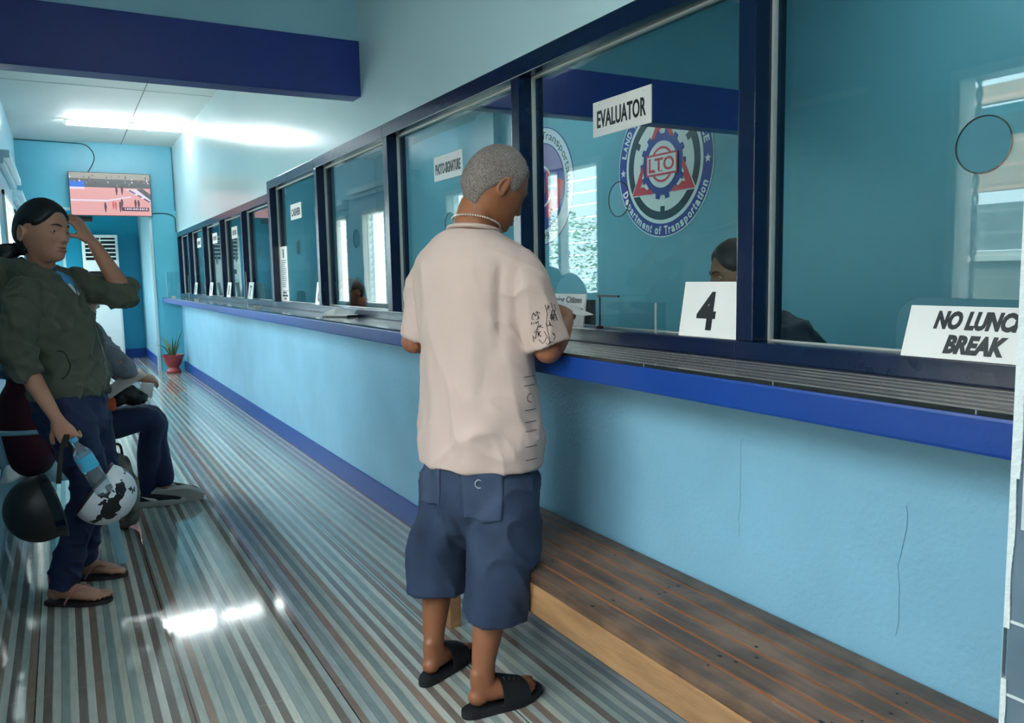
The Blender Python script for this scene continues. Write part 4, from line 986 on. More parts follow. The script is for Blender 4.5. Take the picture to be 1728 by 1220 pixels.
def add_foot(mb, M, side=1, L_=0.245, toes=True):
    """M: origin on the sole under the ankle, y towards the toes; side=1 big toe at -x (a right foot)"""
    s = side
    mb.limb([(0, -0.02, 0.10), (0, -0.012, 0.065), (0, 0.01, 0.045), (0.004 * s, 0.06, 0.034), (0.003 * s, 0.115, 0.022), (0.0, 0.140, 0.016)], [(0.026, 0.028), (0.029, 0.034), (0.033, 0.038), (0.038, 0.030), (0.044, 0.021), (0.041, 0.014)], ref=(1, 0, 0), M=M, n=20, res=3)
    mb.ell((0, -0.022, 0.030), (0.028, 0.034, 0.028), 16, 12, M); mb.limb([(0, -0.022, 0.035), (0, -0.012, 0.10)], [0.026, 0.026], n=14, M=M)
    if toes:
        for f, (x, y, r, l) in enumerate(((-0.027, 0.135, 0.0135, 0.046), (-0.006, 0.140, 0.0092, 0.042), (0.009, 0.136, 0.0086, 0.036), (0.023, 0.129, 0.0080, 0.030), (0.035, 0.118, 0.0075, 0.026))):
            mb.limb([(x * s, y, 0.014), (x * s, y + l * .55, 0.016), (x * s * 1.02, y + l, 0.010)], [r * 1.05, r, r * .85], M=M, n=10, res=2)
def foot_outline(side, grow=0.0, n=36, L0=-0.068, L1=0.196):
    pts = []
    for i in range(n):
        a = 2 * PI * i / n; c, s_ = math.cos(a), math.sin(a); y = (L0 + L1) / 2 + (L1 - L0) / 2 * s_
        w = 0.036 + 0.013 * ss(0.0, 0.12, y); x = w * (abs(c) ** 0.72) * (1 if c > 0 else -1)
        x += -side * 0.006 * ss(0.10, 0.19, y)
        pts.append((x * (1 + grow), y))
    return pts
def ridge(x): return (1 - min(1.0, abs(x) * 3.2)) ** 2
def folds(co, amp, sx, sz, diag=0.0, seed=0.0):
    """sharp creases: stretched ridged noise; diag slants them"""
    z = co.z + diag * (co.x + co.y)
    n_ = noise.noise(V((co.x * sx + seed + 0.35 * noise.noise(co * 4), co.y * sx, z * sz + seed)))
    return amp * (ridge(n_) - 0.25)
def wr(amp, sc=(9, 9, 5), seed=0, fold=None):
    def f(co, n_):
        d = amp * (noise.noise(V((co.x * sc[0] + seed, co.y * sc[1], co.z * sc[2]))) + 0.45 * noise.noise(V((co.x * sc[0] * 2.3, co.y * sc[1] * 2.3 + seed, co.z * sc[2] * 2.1))))
        if fold: d += fold(co)
        return d
    return f

# ---------------------------------------------------------------- the man at the counter
SK_MAN = mat('skin_man', srgb(158, 98, 66), 0.48, noise_amt=0.12, noise_scale=14, bump=0.04, bump_scale=160)
SHIRT = mat('shirt_beige', srgb(196, 168, 156), 0.85, bump=0.12, bump_scale=500, sheen=0.15)
DENIM = mat('denim_short', srgb(44, 58, 84), 0.8, noise_amt=0.35, noise_scale=11, bump=0.25, bump_scale=420)
DENIM2 = mat('denim_pocket', srgb(56, 70, 96), 0.8, noise_amt=0.3, noise_scale=14, bump=0.25, bump_scale=420)
F, Rr = axes(62)
O = V((1.088, 2.158, 0))
man = thing('person', 'grey-haired man in beige t-shirt and denim shorts standing with his back turned at the counter', 'person', (1.06, 2.17, 0))
man['_skin'] = 'skin_man'
def P(f, r, z): return O + F * f + Rr * r + V((0, 0, z))
hc = V((1.150, 2.145, 1.561)); HM = frame(hc, 84, 28, 5)
body = MB()
add_head(body, HM, 1.05)
body.limb([P(-0.02, 0, 1.36), P(-0.01, 0.0, 1.43), P(0.015, 0.0, 1.50), hc + V((-0.015, 0, -0.02))], [0.072, 0.062, 0.055, 0.050], n=24)
body.limb([P(0, 0, 0.80), P(0, 0, 1.0), P(0, 0, 1.2), P(0, 0, 1.33), P(-.01, 0, 1.39)], [(0.155, 0.105), (0.15, 0.10), (0.165, 0.105), (0.15, 0.085), (0.085, 0.06)], ref=Rr, n=28)
SR, ER, WR_ = P(-0.01, 0.165, 1.335), V((1.205, 1.945, 1.083)), V((1.372, 2.112, 1.148))
SL, EL, WL = P(-0.01, -0.165, 1.335), V((0.965, 2.365, 1.095)), V((1.19, 2.45, 1.105))
for a, b, c in ((SR, ER, WR_), (SL, EL, WL)):
    body.limb([a.lerp(b, .2), (a + b) / 2, b], [0.040, 0.043, 0.040], n=18); body.limb([b, b.lerp(c, .35), c], [0.041, 0.042, 0.027], n=18)
def hand_M(w, d, up, k=1):
    y = V(d).normalized(); z = V(up); z = (z - y * z.dot(y)).normalized(); x = y.cross(z)
    return Matrix.Translation(w) @ Matrix(((x.x, y.x, z.x, 0), (x.y, y.y, z.y, 0), (x.z, y.z, z.z, 0), (0, 0, 0, 1)))
add_hand(body, hand_M(WR_ + V((0.018, 0.022, 0.008)), (0.45, 0.75, 0.28), (0.3, -0.4, 0.8)), -1, (34, 40, 26), tc=0.4)
add_hand(body, hand_M(WL + V((0.03, 0.005, 0.003)), (0.95, -0.15, 0.0), (0, 0, 1)), 1, (8, 10, 8))
# legs
for (kx, ky, ax, ay, az, side) in ((1.000, 2.305, 0.975, 2.300, 58, -1), (1.055, 2.040, 1.020, 2.035, 86, 1)):
    hip = P(0.0, 0.09 * side, 0.78)
    body.limb([hip, V((kx, ky, 0.50)).lerp(hip, .5), V((kx, ky, 0.46)), V((kx - .005, ky, 0.32)), V((ax, ay, 0.17)), V((ax, ay, 0.115)), V((ax, ay, 0.07))], [0.066, 0.062, 0.050, 0.052, 0.037, 0.032, 0.028], n=22)
    add_foot(body, frame((ax, ay, 0.024), az), side)
skin = organic(body, 'body', SK_MAN, man, 0.0042, 3)
def head_local(M):
    return M
face_parts(HM, man, 1.05, False, mat('lip_brown', srgb(130, 78, 66), 0.5))
# short grey hair
GREY = bpy.data.materials.new('hair_grey'); GREY.use_nodes = True
nt = GREY.node_tree; b = nt.nodes['Principled BSDF']; b.inputs['Roughness'].default_value = 0.8
tc = nt.nodes.new('ShaderNodeTexCoord'); n1 = nt.nodes.new('ShaderNodeTexNoise'); n1.inputs['Scale'].default_value = 260; n1.inputs['Detail'].default_value = 3
nt.links.new(tc.outputs['Object'], n1.inputs['Vector']); rp = nt.nodes.new('ShaderNodeValToRGB'); rp.color_ramp.elements[0].position = .36; rp.color_ramp.elements[1].position = .66
rp.color_ramp.elements[0].color = srgb(112, 98, 92); rp.color_ramp.elements[1].color = srgb(170, 154, 146)
n2 = nt.nodes.new('ShaderNodeTexNoise'); n2.inputs['Scale'].default_value = 14; nt.links.new(tc.outputs['Object'], n2.inputs['Vector'])
mxg = nt.nodes.new('ShaderNodeMix'); mxg.data_type = 'RGBA'; mxg.blend_type = 'MULTIPLY'; mxg.inputs[0].default_value = .5
nt.links.new(n1.outputs['Fac'], rp.inputs[0]); nt.links.new(rp.outputs[0], mxg.inputs[6]); nt.links.new(n2.outputs['Fac'], mxg.inputs[7]); nt.links.new(mxg.outputs[2], b.inputs['Base Color'])
bp2 = nt.nodes.new('ShaderNodeBump'); bp2.inputs['Strength'].default_value = .5; bp2.inputs['Distance'].default_value = .003; nt.links.new(n1.outputs['Fac'], bp2.inputs['Height']); nt.links.new(bp2.outputs[0], b.inputs['Normal'])
def man_line(p, ph):
    a = abs(ph if ph < PI else ph - 2 * PI)           # 0 = front
    lim = 0.062 if a < 0.9 else (0.062 + (-0.010 - 0.062) * ss(0.9, 1.35, a))
    if a > 1.35: lim = -0.010 + (0.012) * ss(1.35, 1.6, a) * (1 - ss(1.7, 2.0, a)) - 0.088 * ss(1.6, 2.9, a)
    return p.z - lim
hair_cap(HM, 1.05, man_line, 0.006, 'short_hair', GREY, man, rough=0.003)
# chain
ch = MB(); random.seed(8)
for k in range(64):
    a = 2 * PI * k / 64; c = P(0.004, 0, 1.447) + Rr * (0.072 * math.cos(a)) + F * (0.070 * math.sin(a)) + V((0, 0, -0.022 * math.sin(a) + 0.006))
    ch.ell(c, (0.0033, 0.0033, 0.0033), 8, 6)
ch.build('neck_chain', mat('silver_chain', srgb(225, 215, 205), 0.3, metal=0.6), man, smooth=9)
# t-shirt
t_ = MB()
t_.limb([P(-0.005, 0, 0.730), P(-0.005, 0, 0.80), P(-0.005, 0, 0.93), P(-0.004, 0, 1.05), P(-0.005, 0, 1.18), P(-0.01, 0, 1.28), P(-0.016, 0, 1.345), P(-0.018, 0, 1.392), P(-0.014, 0, 1.428)],
        [(0.200, 0.148), (0.200, 0.147), (0.192, 0.140), (0.186, 0.136), (0.192, 0.136), (0.203, 0.132), (0.196, 0.118), (0.150, 0.094), (0.080, 0.074)], ref=Rr, n=48, res=5, dome=False)
def sleeve(mb, a, b, r0, r1, out):
    d = (b - a).normalized(); mb.limb([a - d * 0.02 - out * 0.02, a + d * 0.06, a.lerp(b, .55), b], [r0 * .80, r0, (r0 + r1) / 2, r1], n=28, res=4, dome=False)
sleeve(t_, SR + V((0, 0, -0.008)), V((1.212, 1.952, 1.092)), 0.066, 0.067, Rr)
sleeve(t_, SL + V((0, 0, -0.008)), V((0.985, 2.355, 1.110)), 0.062, 0.062, -Rr)
def shirt_fold(co):
    q_ = co - O; r = q_.dot(Rr); f = q_.dot(F); z = co.z
    d = 0.0
    d += 0.0045 * math.sin(r * 46 + math.sin(z * 5) * 1.2) * ss(1.28, 0.95, z) * G(f + .1, .2)
    d += 0.003 * math.sin((z - r * 0.9) * 42) * ss(0.08, 0.17, r) * G(z - 0.86, 0.10)
    d -= 0.010 * G(r - 0.150 + (1.3 - z) * 0.05, 0.014) * ss(1.36, 1.28, z) * ss(1.02, 1.15, z) * ss(0.0, -0.06, f)      # arm crease
    d -= 0.010 * G(r + 0.150, 0.012) * ss(1.34, 1.24, z) * ss(1.0, 1.12, z)
    d += folds(co, 0.0075, 8, 2.2, 0.15, 3) * ss(1.40, 1.25, z) + folds(co, 0.007, 7, 9, 0.9, 9) * (G(z - 0.85, .12) + G(z - 1.2, .14) * ss(.08, .16, abs(r)))
    return d
organic(t_, 'tshirt', SHIRT, man, 0.0058, 5, wrinkle=wr(0.010, (7, 7, 3.0), 3, shirt_fold))
col = MB(); cpts = [P(-0.006, 0, 1.430) + Rr * (0.077 * math.cos(a)) + F * (0.070 * math.sin(a)) + V((0, 0, -0.014 * math.sin(a))) for a in [2 * PI * k / 40 for k in range(41)]]
col.limb(cpts, [(0.007, 0.010)] * 41, ref=(0, 0, 1), n=8, res=1, dome=False); col.build('shirt_collar', SHIRT, man, smooth=9)
hm = MB(); hm.limb([P(-0.005, 0, 0.731) + Rr * (0.203 * math.cos(a)) + F * (0.151 * math.sin(a)) for a in [2 * PI * k / 48 for k in range(49)]], [(0.0045, 0.010)] * 49, ref=(0, 0, 1), n=8, res=1, dome=False)
# printed strokes on the sleeve and on the side
PR = mat('shirt_print', srgb(52, 48, 52), 0.8)
def on_mesh(obj, origin, direction):
    ok, loc, nrm, _ = obj.ray_cast(origin, direction); return (loc, nrm) if ok else (None, None)
bpy.context.view_layer.update()
ts = [o for o in man.children if o.name.startswith('tshirt')][0]
def strokes(lines, centre, right, name, w=0.0016, back=0.4):
    up = V((0, 0, 1)); n_ = right.cross(up).normalized(); mb = MB()
    for ln in lines:
        pts = []
        for u, v in ln:
            org = centre + right * u + up * v + n_ * back
            l, nn = on_mesh(ts, org, -n_)
            if l is not None: pts.append(l + nn * 0.0008)
        if len(pts) > 1: mb.tube(pts, w, n=5, res=1)
    if mb.v: mb.build(name, PR, man, smooth=9)
rt = V((0.906, -0.42, 0)).normalized()
random.seed(21); tr = []
for k in range(26):
    u, v = random.uniform(-0.032, 0.030), random.uniform(-0.055, 0.035); ln = [(u, v)]
    for j in range(5): u += random.uniform(-0.007, 0.007); v += random.uniform(-0.011, 0.011); ln.append((u, v))
    tr.append(ln)
tr += [[(-0.002, 0.045), (0.004, 0.02), (0.0, -0.01), (0.008, -0.05)], [(0.015, 0.05), (0.02, 0.03), (0.012, 0.01), (0.026, 0.008)], [(0.024, 0.045), (0.026, 0.02), (0.034, 0.0)]]
strokes(tr, V((1.186, 1.93, 1.168)), rt, 'sleeve_print', 0.0009)
sp_ = [[(-0.012 + 0.002 * j, zz) for j in range(18)] for zz in (-0.005, -0.03, -0.10, -0.135, -0.16, -0.205, -0.245)]
sp_ += [[(0.006 + 0.010 * math.cos(a), -0.066 + 0.012 * math.sin(a)) for a in [math.radians(d) for d in range(70, 300, 20)]]]
strokes(sp_, V((1.158, 1.985, 1.01)), rt, 'side_print', 0.0009)
# denim shorts
d_ = MB()
d_.limb([P(-0.005, 0, 0.80), P(-0.008, 0, 0.72), P(-0.012, 0, 0.63), P(-0.01, 0, 0.58)], [(0.172, 0.125), (0.186, 0.135), (0.190, 0.138), (0.175, 0.12)], ref=Rr, n=40)
HL, HR = V((1.000, 2.300, 0.300)), V((1.068, 2.035, 0.292))
d_.limb([P(-0.01, -0.095, 0.70), P(-0.02, -0.10, 0.58), V((1.005, 2.290, 0.44)), HL], [(0.10, 0.11), (0.100, 0.115), (0.098, 0.112), (0.100, 0.112)], ref=Rr, n=32, res=5, dome=False)
d_.limb([P(-0.01, 0.095, 0.70), P(-0.02, 0.10, 0.58), V((1.085, 2.030, 0.42)), HR], [(0.10, 0.11), (0.104, 0.118), (0.106, 0.118), (0.108, 0.120)], ref=Rr, n=32, res=5, dome=False)
def dfold(co):
    q_ = co - O; r = q_.dot(Rr); z = co.z
    return folds(co, 0.009, 9, 6, 0.8, 5) + 0.0055 * math.sin((z + abs(r) * 1.6) * 34) * G(z - 0.56, .09) + 0.006 * math.sin(r * 40 + z * 9) * ss(0.52, 0.36, z) - 0.012 * G(r, 0.012) * ss(0.60, 0.52, z)
organic(d_, 'denim_shorts', DENIM, man, 0.0062, 5, wrinkle=wr(0.007, (9, 9, 5), 8, dfold))
for v in [o for o in man.children if o.name.startswith('denim_shorts')][0].data.vertices:      # cloth pressed against the bench edge
    if v.co.z < 0.448 and v.co.x > 1.126: v.co.x = 1.126
bpy.context.view_layer.update()
ds = [o for o in man.children if o.name.startswith('denim_shorts')][0]
def patch(centre, right, w, h, name, m_, off=0.0022, taper=0.82, n=14, obj=None, shape=None):
    up = V((0, 0, 1)); n_ = right.cross(up).normalized(); mb = MB(); rows = []
    for i in range(n + 1):
        row = []
        for j in range(n + 1):
            u = -w / 2 + w * i / n; v = h / 2 - h * j / n
            u *= 1 - (1 - taper) * (j / n); 
            if j == n: v += 0.25 * h * abs(i / n - .5) * 0.5
            l, nn = on_mesh(obj or ds, centre + right * u + up * v + n_ * 0.5, -n_)
            row.append(l + nn * off if l is not None else None)
        rows.append(row)
    idx = {}; vs = []
    for i in range(n + 1):
        for j in range(n + 1):
            if rows[i][j] is not None: idx[(i, j)] = len(vs); vs.append(rows[i][j])
    fs = [(idx[(i, j)], idx[(i+1, j)], idx[(i+1, j+1)], idx[(i, j+1)]) for i in range(n) for j in range(n) if all(k in idx for k in ((i, j), (i+1, j), (i+1, j+1), (i, j+1)))]
    o = mb.add(vs, fs).build(name, m_, man, smooth=9); so = o.modifiers.new('t', 'SOLIDIFY'); so.thickness = 0.003; so.offset = 0
    return o
rb = V((0.93, -0.36, 0)).normalized()
patch(P(-0.12, 0.085, 0.665), rb, 0.125, 0.15, 'back_pocket', DENIM2); patch(P(-0.12, -0.115, 0.675), rb, 0.075, 0.12, 'back_pocket', DENIM2)
mb = MB(); l, nn = on_mesh(ds, P(-0.12, 0.075, 0.70) + rb.cross(V((0, 0, 1))).normalized() * 0.4, -rb.cross(V((0, 0, 1))).normalized())
if l is not None:
    mb.limb([l + nn * 0.004 + rb * 0.011 * math.cos(a) + V((0, 0, 0.012 * math.sin(a))) for a in [2 * PI * k / 20 for k in range(21)]], [0.0022] * 21, n=6, res=1, dome=False); mb.build('pocket_stitching', mat('stitch_pale', srgb(168, 168, 176), 0.8), man, smooth=9)
# slide sandals
M_RUB = mat('sandal_rubber', srgb(26, 26, 30), 0.55, bump=0.2, bump_scale=90)
for (ax, ay, az, side) in ((0.975, 2.300, 58, -1), (1.020, 2.035, 86, 1)):
    Mf = frame((ax, ay, 0.0), az)
    sd_ = MB(); ol = foot_outline(side, 0.10, L0=-0.078, L1=0.205); sd_.prism(ol, 0.0008, 0.024, Mf); sd_.prism([(x * 1.02, y * 1.0) for x, y in ol], 0.006, 0.018, Mf)
    so = sd_.build('sandal_sole', M_RUB, man, bevel=0.003)
    st = MB(); rings = []
    for yy in (0.040, 0.065, 0.09, 0.112, 0.132):
        w = 0.050 + 0.004 * ss(.05, .13, yy); h = 0.104 - 0.42 * (yy - 0.048); r1, r2 = [], []
        for k in range(17):
            a = PI * k / 16; r1.append((w * math.cos(a), yy, 0.020 + (h - 0.02) * math.sin(a) ** 0.75)); r2.append(((w - .005) * math.cos(a), yy, 0.020 + (h - 0.026) * math.sin(a) ** 0.75))
        rings.append(r1 + r2[::-1])
    st.loft(rings, True, Mf); st.build('sandal_strap', M_RUB, so, smooth=0.9)
    for k in range(4): MB().limb([(side * (0.036 - k * 0.001), 0.054 + k * 0.018, 0.079 - k * 0.006), (side * (0.018), 0.056 + k * 0.018, 0.098 - k * 0.0075)], [0.0018, 0.0018], M=Mf, n=6, res=1).build('strap_rib', mat('rubber_grey', srgb(62, 62, 68), 0.6), so)
rebase(man, man.location.copy())
pp = thing('paper_slip', 'white paper slip held in the hand of the man in the beige t-shirt', 'paper', (1.40, 2.20, 1.16))
MB().box((-0.05, -0.07, 0), (0.05, 0.07, 0.0008), Matrix.Translation((1.455, 2.215, 1.185)) @ Matrix.Rotation(0.5, 4, 'Z') @ Matrix.Rotation(0.35, 4, 'X')).build('sheet', M_SIGN, pp); rebase(pp, pp.location.copy())

# ---------------------------------------------------------------- the standing woman
SK_W = mat('skin_woman', srgb(186, 130, 104), 0.45, noise_amt=0.10, noise_scale=14, bump=0.03, bump_scale=160)
OLIVE = mat('jacket_olive', srgb(80, 86, 70), 0.85, noise_amt=0.15, noise_scale=9, bump=0.15, bump_scale=420, sheen=0.1)
JEANS = mat('jeans_blue', srgb(28, 42, 80), 0.8, noise_amt=0.35, noise_scale=8, bump=0.2, bump_scale=400)
HAIRB = mat('hair_black', srgb(20, 17, 18), 0.42)
wo = thing('person', 'dark-haired woman in an olive zip jacket and jeans, hand raised to her head, holding helmets', 'person', (0.02, 3.74, 0))
wo['_skin'] = 'skin_woman'
F, Rr = axes(112); O = V((0.0, 3.72, 0))
hcw = V((-0.048, 3.625, 1.498)); HW = frame(hcw, 132, 4, -3)
body = MB(); add_head(body, HW, 1.03, True)
ch_c = V((-0.062, 3.675, 0))
body.limb([ch_c + V((0, 0, 1.28)), ch_c + V((0.0, -0.01, 1.37)), hcw + V((-0.01, 0.005, -0.05))], [0.055, 0.050, 0.052], n=22)
body.limb([O + V((0, 0, 0.88)), O + V((-.02, -.01, 1.05)), ch_c + V((0, 0, 1.2)), ch_c + V((0, 0, 1.32))], [(0.135, 0.09), (0.12, 0.085), (0.13, 0.09), (0.07, 0.055)], ref=Rr, n=26)
S_R, E_R, W_R = V((-0.125, 3.525, 1.29)), V((-0.165, 3.47, 1.055)), V((-0.058, 3.425, 0.815))
S_L, E_L, W_L = V((-0.005, 3.82, 1.30)), V((0.232, 3.72, 1.250)), V((0.128, 3.655, 1.452))
for a, b, c in ((S_R, E_R, W_R), (S_L, E_L, W_L)):
    body.limb([a.lerp(b, .25), (a + b) / 2, b], [0.038, 0.038, 0.034], n=16); body.limb([b, b.lerp(c, .35), c], [0.035, 0.036, 0.0235], n=16)
add_hand(body, hand_M(W_R + V((0.010, -0.004, -0.022)), (0.42, -0.10, -0.90), (-0.25, -0.95, 0.0)), 1, (48, 62, 42), thumb=(0.75, 0.62, -0.25), k=0.95)
add_hand(body, hand_M(W_L + V((-0.012, 0.0, 0.02)), (-0.52, -0.06, 0.85), (0.75, -0.5, 0.3)), -1, (24, 42, 34), thumb=(0.55, 0.6, -0.6), k=0.93)
legs = []
for (hp, kn, an, side) in ((V((-0.03, 3.635, 0.86)), V((0.045, 3.60, 0.49)), V((-0.085, 3.648, 0.0)), 1), (V((0.03, 3.80, 0.86)), V((0.095, 3.83, 0.49)), V((-0.015, 3.915, 0.0)), -1)):
    body.limb([hp, hp.lerp(kn, .5), kn, kn.lerp(an + V((0, 0, .12)), .4), an + V((0, 0, 0.12))], [0.07, 0.062, 0.045, 0.042, 0.032], n=18)
    add_foot(body, frame(an + V((0, 0, 0.016)), 116 if side > 0 else 106), side); legs.append((hp, kn, an, side))
organic(body, 'body', SK_W, wo, 0.0040, 2)
face_parts(HW, wo, 1.03, True, mat('lip_rose', srgb(150, 84, 78), 0.45))
def w_line(p, ph):
    a = abs(ph if ph < PI else ph - 2 * PI)
    lim = 0.074 - 0.060 * ss(0.15, 1.35, a) + 0.010 * ss(1.25, 1.45, a) * (1 - ss(1.55, 1.8, a)) - 0.100 * ss(1.72, 2.1, a)
    return p.z - lim
hair_cap(HW, 1.03, w_line, 0.012, 'hair', HAIRB, wo, True, rough=0.0015)
h_ = MB(); bk_ = HW @ V((0, -0.085, -0.066))
h_.ell(bk_, (0.030, 0.030, 0.030), 16, 12)
h_.limb([bk_, bk_ + V((-0.035, 0.01, -0.012)), bk_ + V((-0.075, 0.012, -0.05)), bk_ + V((-0.10, 0.01, -0.12)), bk_ + V((-0.105, 0.005, -0.17))], [0.020, 0.026, 0.032, 0.024, 0.006], n=16)
h_.limb([bk_, bk_ + V((-0.05, 0.0, 0.006)), bk_ + V((-0.11, 0, -0.005)), bk_ + V((-0.14, 0.0, -0.03))], [0.012, 0.014, 0.010, 0.002], n=12)
organic(h_, 'ponytail', HAIRB, wo, 0.005, 3)
MB().limb([bk_ + V((-0.03, 0.0, 0.018)), bk_ + V((-0.036, -0.02, -0.01)), bk_ + V((-0.03, 0.0, -0.035))], [0.005] * 3, n=8).build('hair_tie', M_BLACK, wo, smooth=9)
j_ = MB()
j_.limb([O + V((0.0, 0, 0.845)), O + V((0.0, 0, 0.90)), O + V((-0.005, -.005, 0.98)), O + V((-.02, -.02, 1.08)), ch_c + V((0, 0, 1.18)), ch_c + V((-.003, 0, 1.26)), ch_c + V((-.006, 0, 1.325)), ch_c + V((-.006, -.004, 1.36))],
        [(0.180, 0.138), (0.188, 0.146), (0.186, 0.146), (0.180, 0.145), (0.182, 0.146), (0.176, 0.130), (0.128, 0.095), (0.078, 0.068)], ref=Rr, n=44, res=5, dome=False)
sleeve(j_, S_R, E_R, 0.066, 0.064, Rr); j_.limb([E_R + V((0, 0, 0.02)), E_R, E_R.lerp(W_R, .22), E_R.lerp(W_R, .42), E_R.lerp(W_R, .46)], [0.060, 0.064, 0.060, 0.052, 0.047], n=24, dome=False)
sleeve(j_, S_L, E_L, 0.068, 0.064, -Rr); j_.limb([E_L + V((-0.03, 0.01, 0.0)), E_L, E_L.lerp(W_L, .10), E_L.lerp(W_L, .2)], [0.058, 0.064, 0.060, 0.052], n=24, dome=False)
hood = [ch_c + V((0, 0, 1.362)) + F * (0.086 * math.cos(a)) + Rr * (0.098 * math.sin(a)) + V((0, 0, -0.022 * (1 + math.cos(a)))) for a in [math.radians(d) for d in range(28, 334, 18)]]
j_.limb(hood, [(0.020, 0.020)] + [(0.026 + 0.012 * math.sin(PI * k / (len(hood) - 1)),) * 2 for k in range(1, len(hood) - 1)] + [(0.018, 0.018)], n=14, res=2)
hb = ch_c - F * 0.105; j_.limb([hb + V((0, 0, 1.37)), hb + V((-0.012, 0, 1.31)), hb + V((-0.01, 0, 1.24))], [(0.10, 0.034), (0.11, 0.040), (0.04, 0.016)], ref=Rr, n=20)
def jfold(co):
    z = co.z; d = 0
    for a, b in ((S_R, W_R),):
        q_ = (co - V((-0.15, 3.47, 1.0))).length
        d += 0.0075 * math.sin((z + (co.x) * 0.5) * 95) * G(q_, 0.13)
    d += 0.006 * math.sin((co.x * 0.8 + z) * 75) * G((co - E_L).length, 0.10)
    d += 0.0045 * math.sin((z - co.x * .7) * 48) * G(z - 0.93, 0.07)
    d += folds(co, 0.011, 8, 9, -0.5, 2) + folds(co, 0.007, 10, 14, 0.6, 7)
    d += 0.0018 * math.sin(co.dot(Rr) * 240) * ss(0.885, 0.87, z) * (1 if (co - W_R).length > .16 else 0)
    return d
organic(j_, 'jacket', OLIVE, wo, 0.0058, 4, wrinkle=wr(0.011, (9, 9, 6), 5, jfold))
bpy.context.view_layer.update()
jk = [o for o in wo.children if o.name.startswith('jacket')][0]
# zip down the front, waistband, pocket opening
def drape(obj, pts, d, w, name, m_, par, back=0.4, lift=0.001):
    mb = MB(); out = []
    for p in pts:
        l, nn = on_mesh(obj, V(p) - V(d).normalized() * back, V(d).normalized())
        if l is not None: out.append(l + nn * lift)
    if len(out) > 1: mb.limb(out, [w] * len(out), n=6, res=1, dome=False); return mb.build(name, m_, par, smooth=9)
drape(jk, [O + F * 0.1 + Rr * (-0.0) + V((0, 0, z)) for z in [0.86 + 0.02 * k for k in range(22)]], -F, 0.0032, 'zip', mat('zip_brass', srgb(130, 132, 118), 0.4, metal=0.5), wo)
drape(jk, [O + Rr * 0.2 + F * (0.045 + 0.03 * math.cos(a)) + V((0, 0, 0.985 + 0.055 * math.sin(a))) for a in [math.radians(d) for d in range(-80, 110, 12)]], -Rr, 0.0026, 'pocket_welt', mat('jacket_dark', srgb(34, 38, 34), 0.9), wo)
# blue shirt in the open neck
u_ = MB(); u_.limb([ch_c + F * 0.040 + V((0, 0, 1.355)), ch_c + F * 0.085 + V((0, 0, 1.315)), ch_c + F * 0.118 + V((0, 0, 1.265))], [(0.034, 0.016), (0.040, 0.018), (0.016, 0.010)], ref=Rr, n=20)
u_.build('blue_shirt', mat('shirt_blue', srgb(60, 140, 190), 0.7), wo, smooth=9)
MB().limb([ch_c + F * 0.108 + Rr * 0.018 + V((0, 0, 1.295)), ch_c + F * 0.132 + Rr * 0.008 + V((0, 0, 1.255))], [(0.018, 0.004), (0.014, 0.004)], ref=Rr, n=12).build('pale_lapel', mat('lapel_pale', srgb(196, 206, 204), 0.6), wo, smooth=9)
jn = MB()
jn.limb([O + V((0, 0, 0.90)), O + V((0.0, 0, 0.82)), O + V((0.005, 0, 0.75))], [(0.160, 0.125), (0.172, 0.134), (0.165, 0.125)], ref=Rr, n=32)
for hp, kn, an, side in legs:
    jn.limb([hp + V((0, 0, -.02)), hp.lerp(kn, .45), kn, kn.lerp(an, .5) + V((0, 0, 0.04)), an + V((0.004, 0, 0.075))], [(0.098, 0.098), (0.092, 0.092), (0.070, 0.070), (0.060, 0.062), (0.058, 0.064)], n=26, res=5, dome=False)
organic(jn, 'jeans', JEANS, wo, 0.0062, 4, wrinkle=wr(0.007, (9, 9, 9), 11, lambda co: folds(co, 0.008, 9, 12, 0.4, 6) + 0.004 * math.sin(co.z * 70 + co.x * 20) * ss(0.32, 0.12, co.z) + 0.004 * math.sin((co.z + co.x) * 60) * G(co.z - .5, .06)))
M_FLIP = mat('flipflop_dark', srgb(44, 34, 38), 0.6); M_STRAP = mat('flipflop_pink', srgb(176, 112, 112), 0.5)
for hp, kn, an, side in legs:
    Mf = frame(an, 116 if side > 0 else 106)
    so = MB().prism(foot_outline(side, 0.04, L0=-0.07, L1=0.196), 0.0006, 0.0155, Mf).build('flipflop_sole', M_FLIP, wo, bevel=0.003)
    for sx in (-1, 1): MB().limb([(-side * 0.012, 0.134, 0.022), (-side * 0.010 + sx * 0.008, 0.118, 0.050), (sx * 0.030, 0.080, 0.068), (sx * 0.043, 0.045, 0.040), (sx * 0.045, 0.030, 0.014)], [(0.004, 0.0028), (0.006, 0.0028), (0.007, 0.0028), (0.007, 0.0028), (0.006, 0.0025)], M=Mf, n=8, res=4).build('flipflop_strap', M_STRAP, so, smooth=9)
rebase(wo, wo.location.copy())

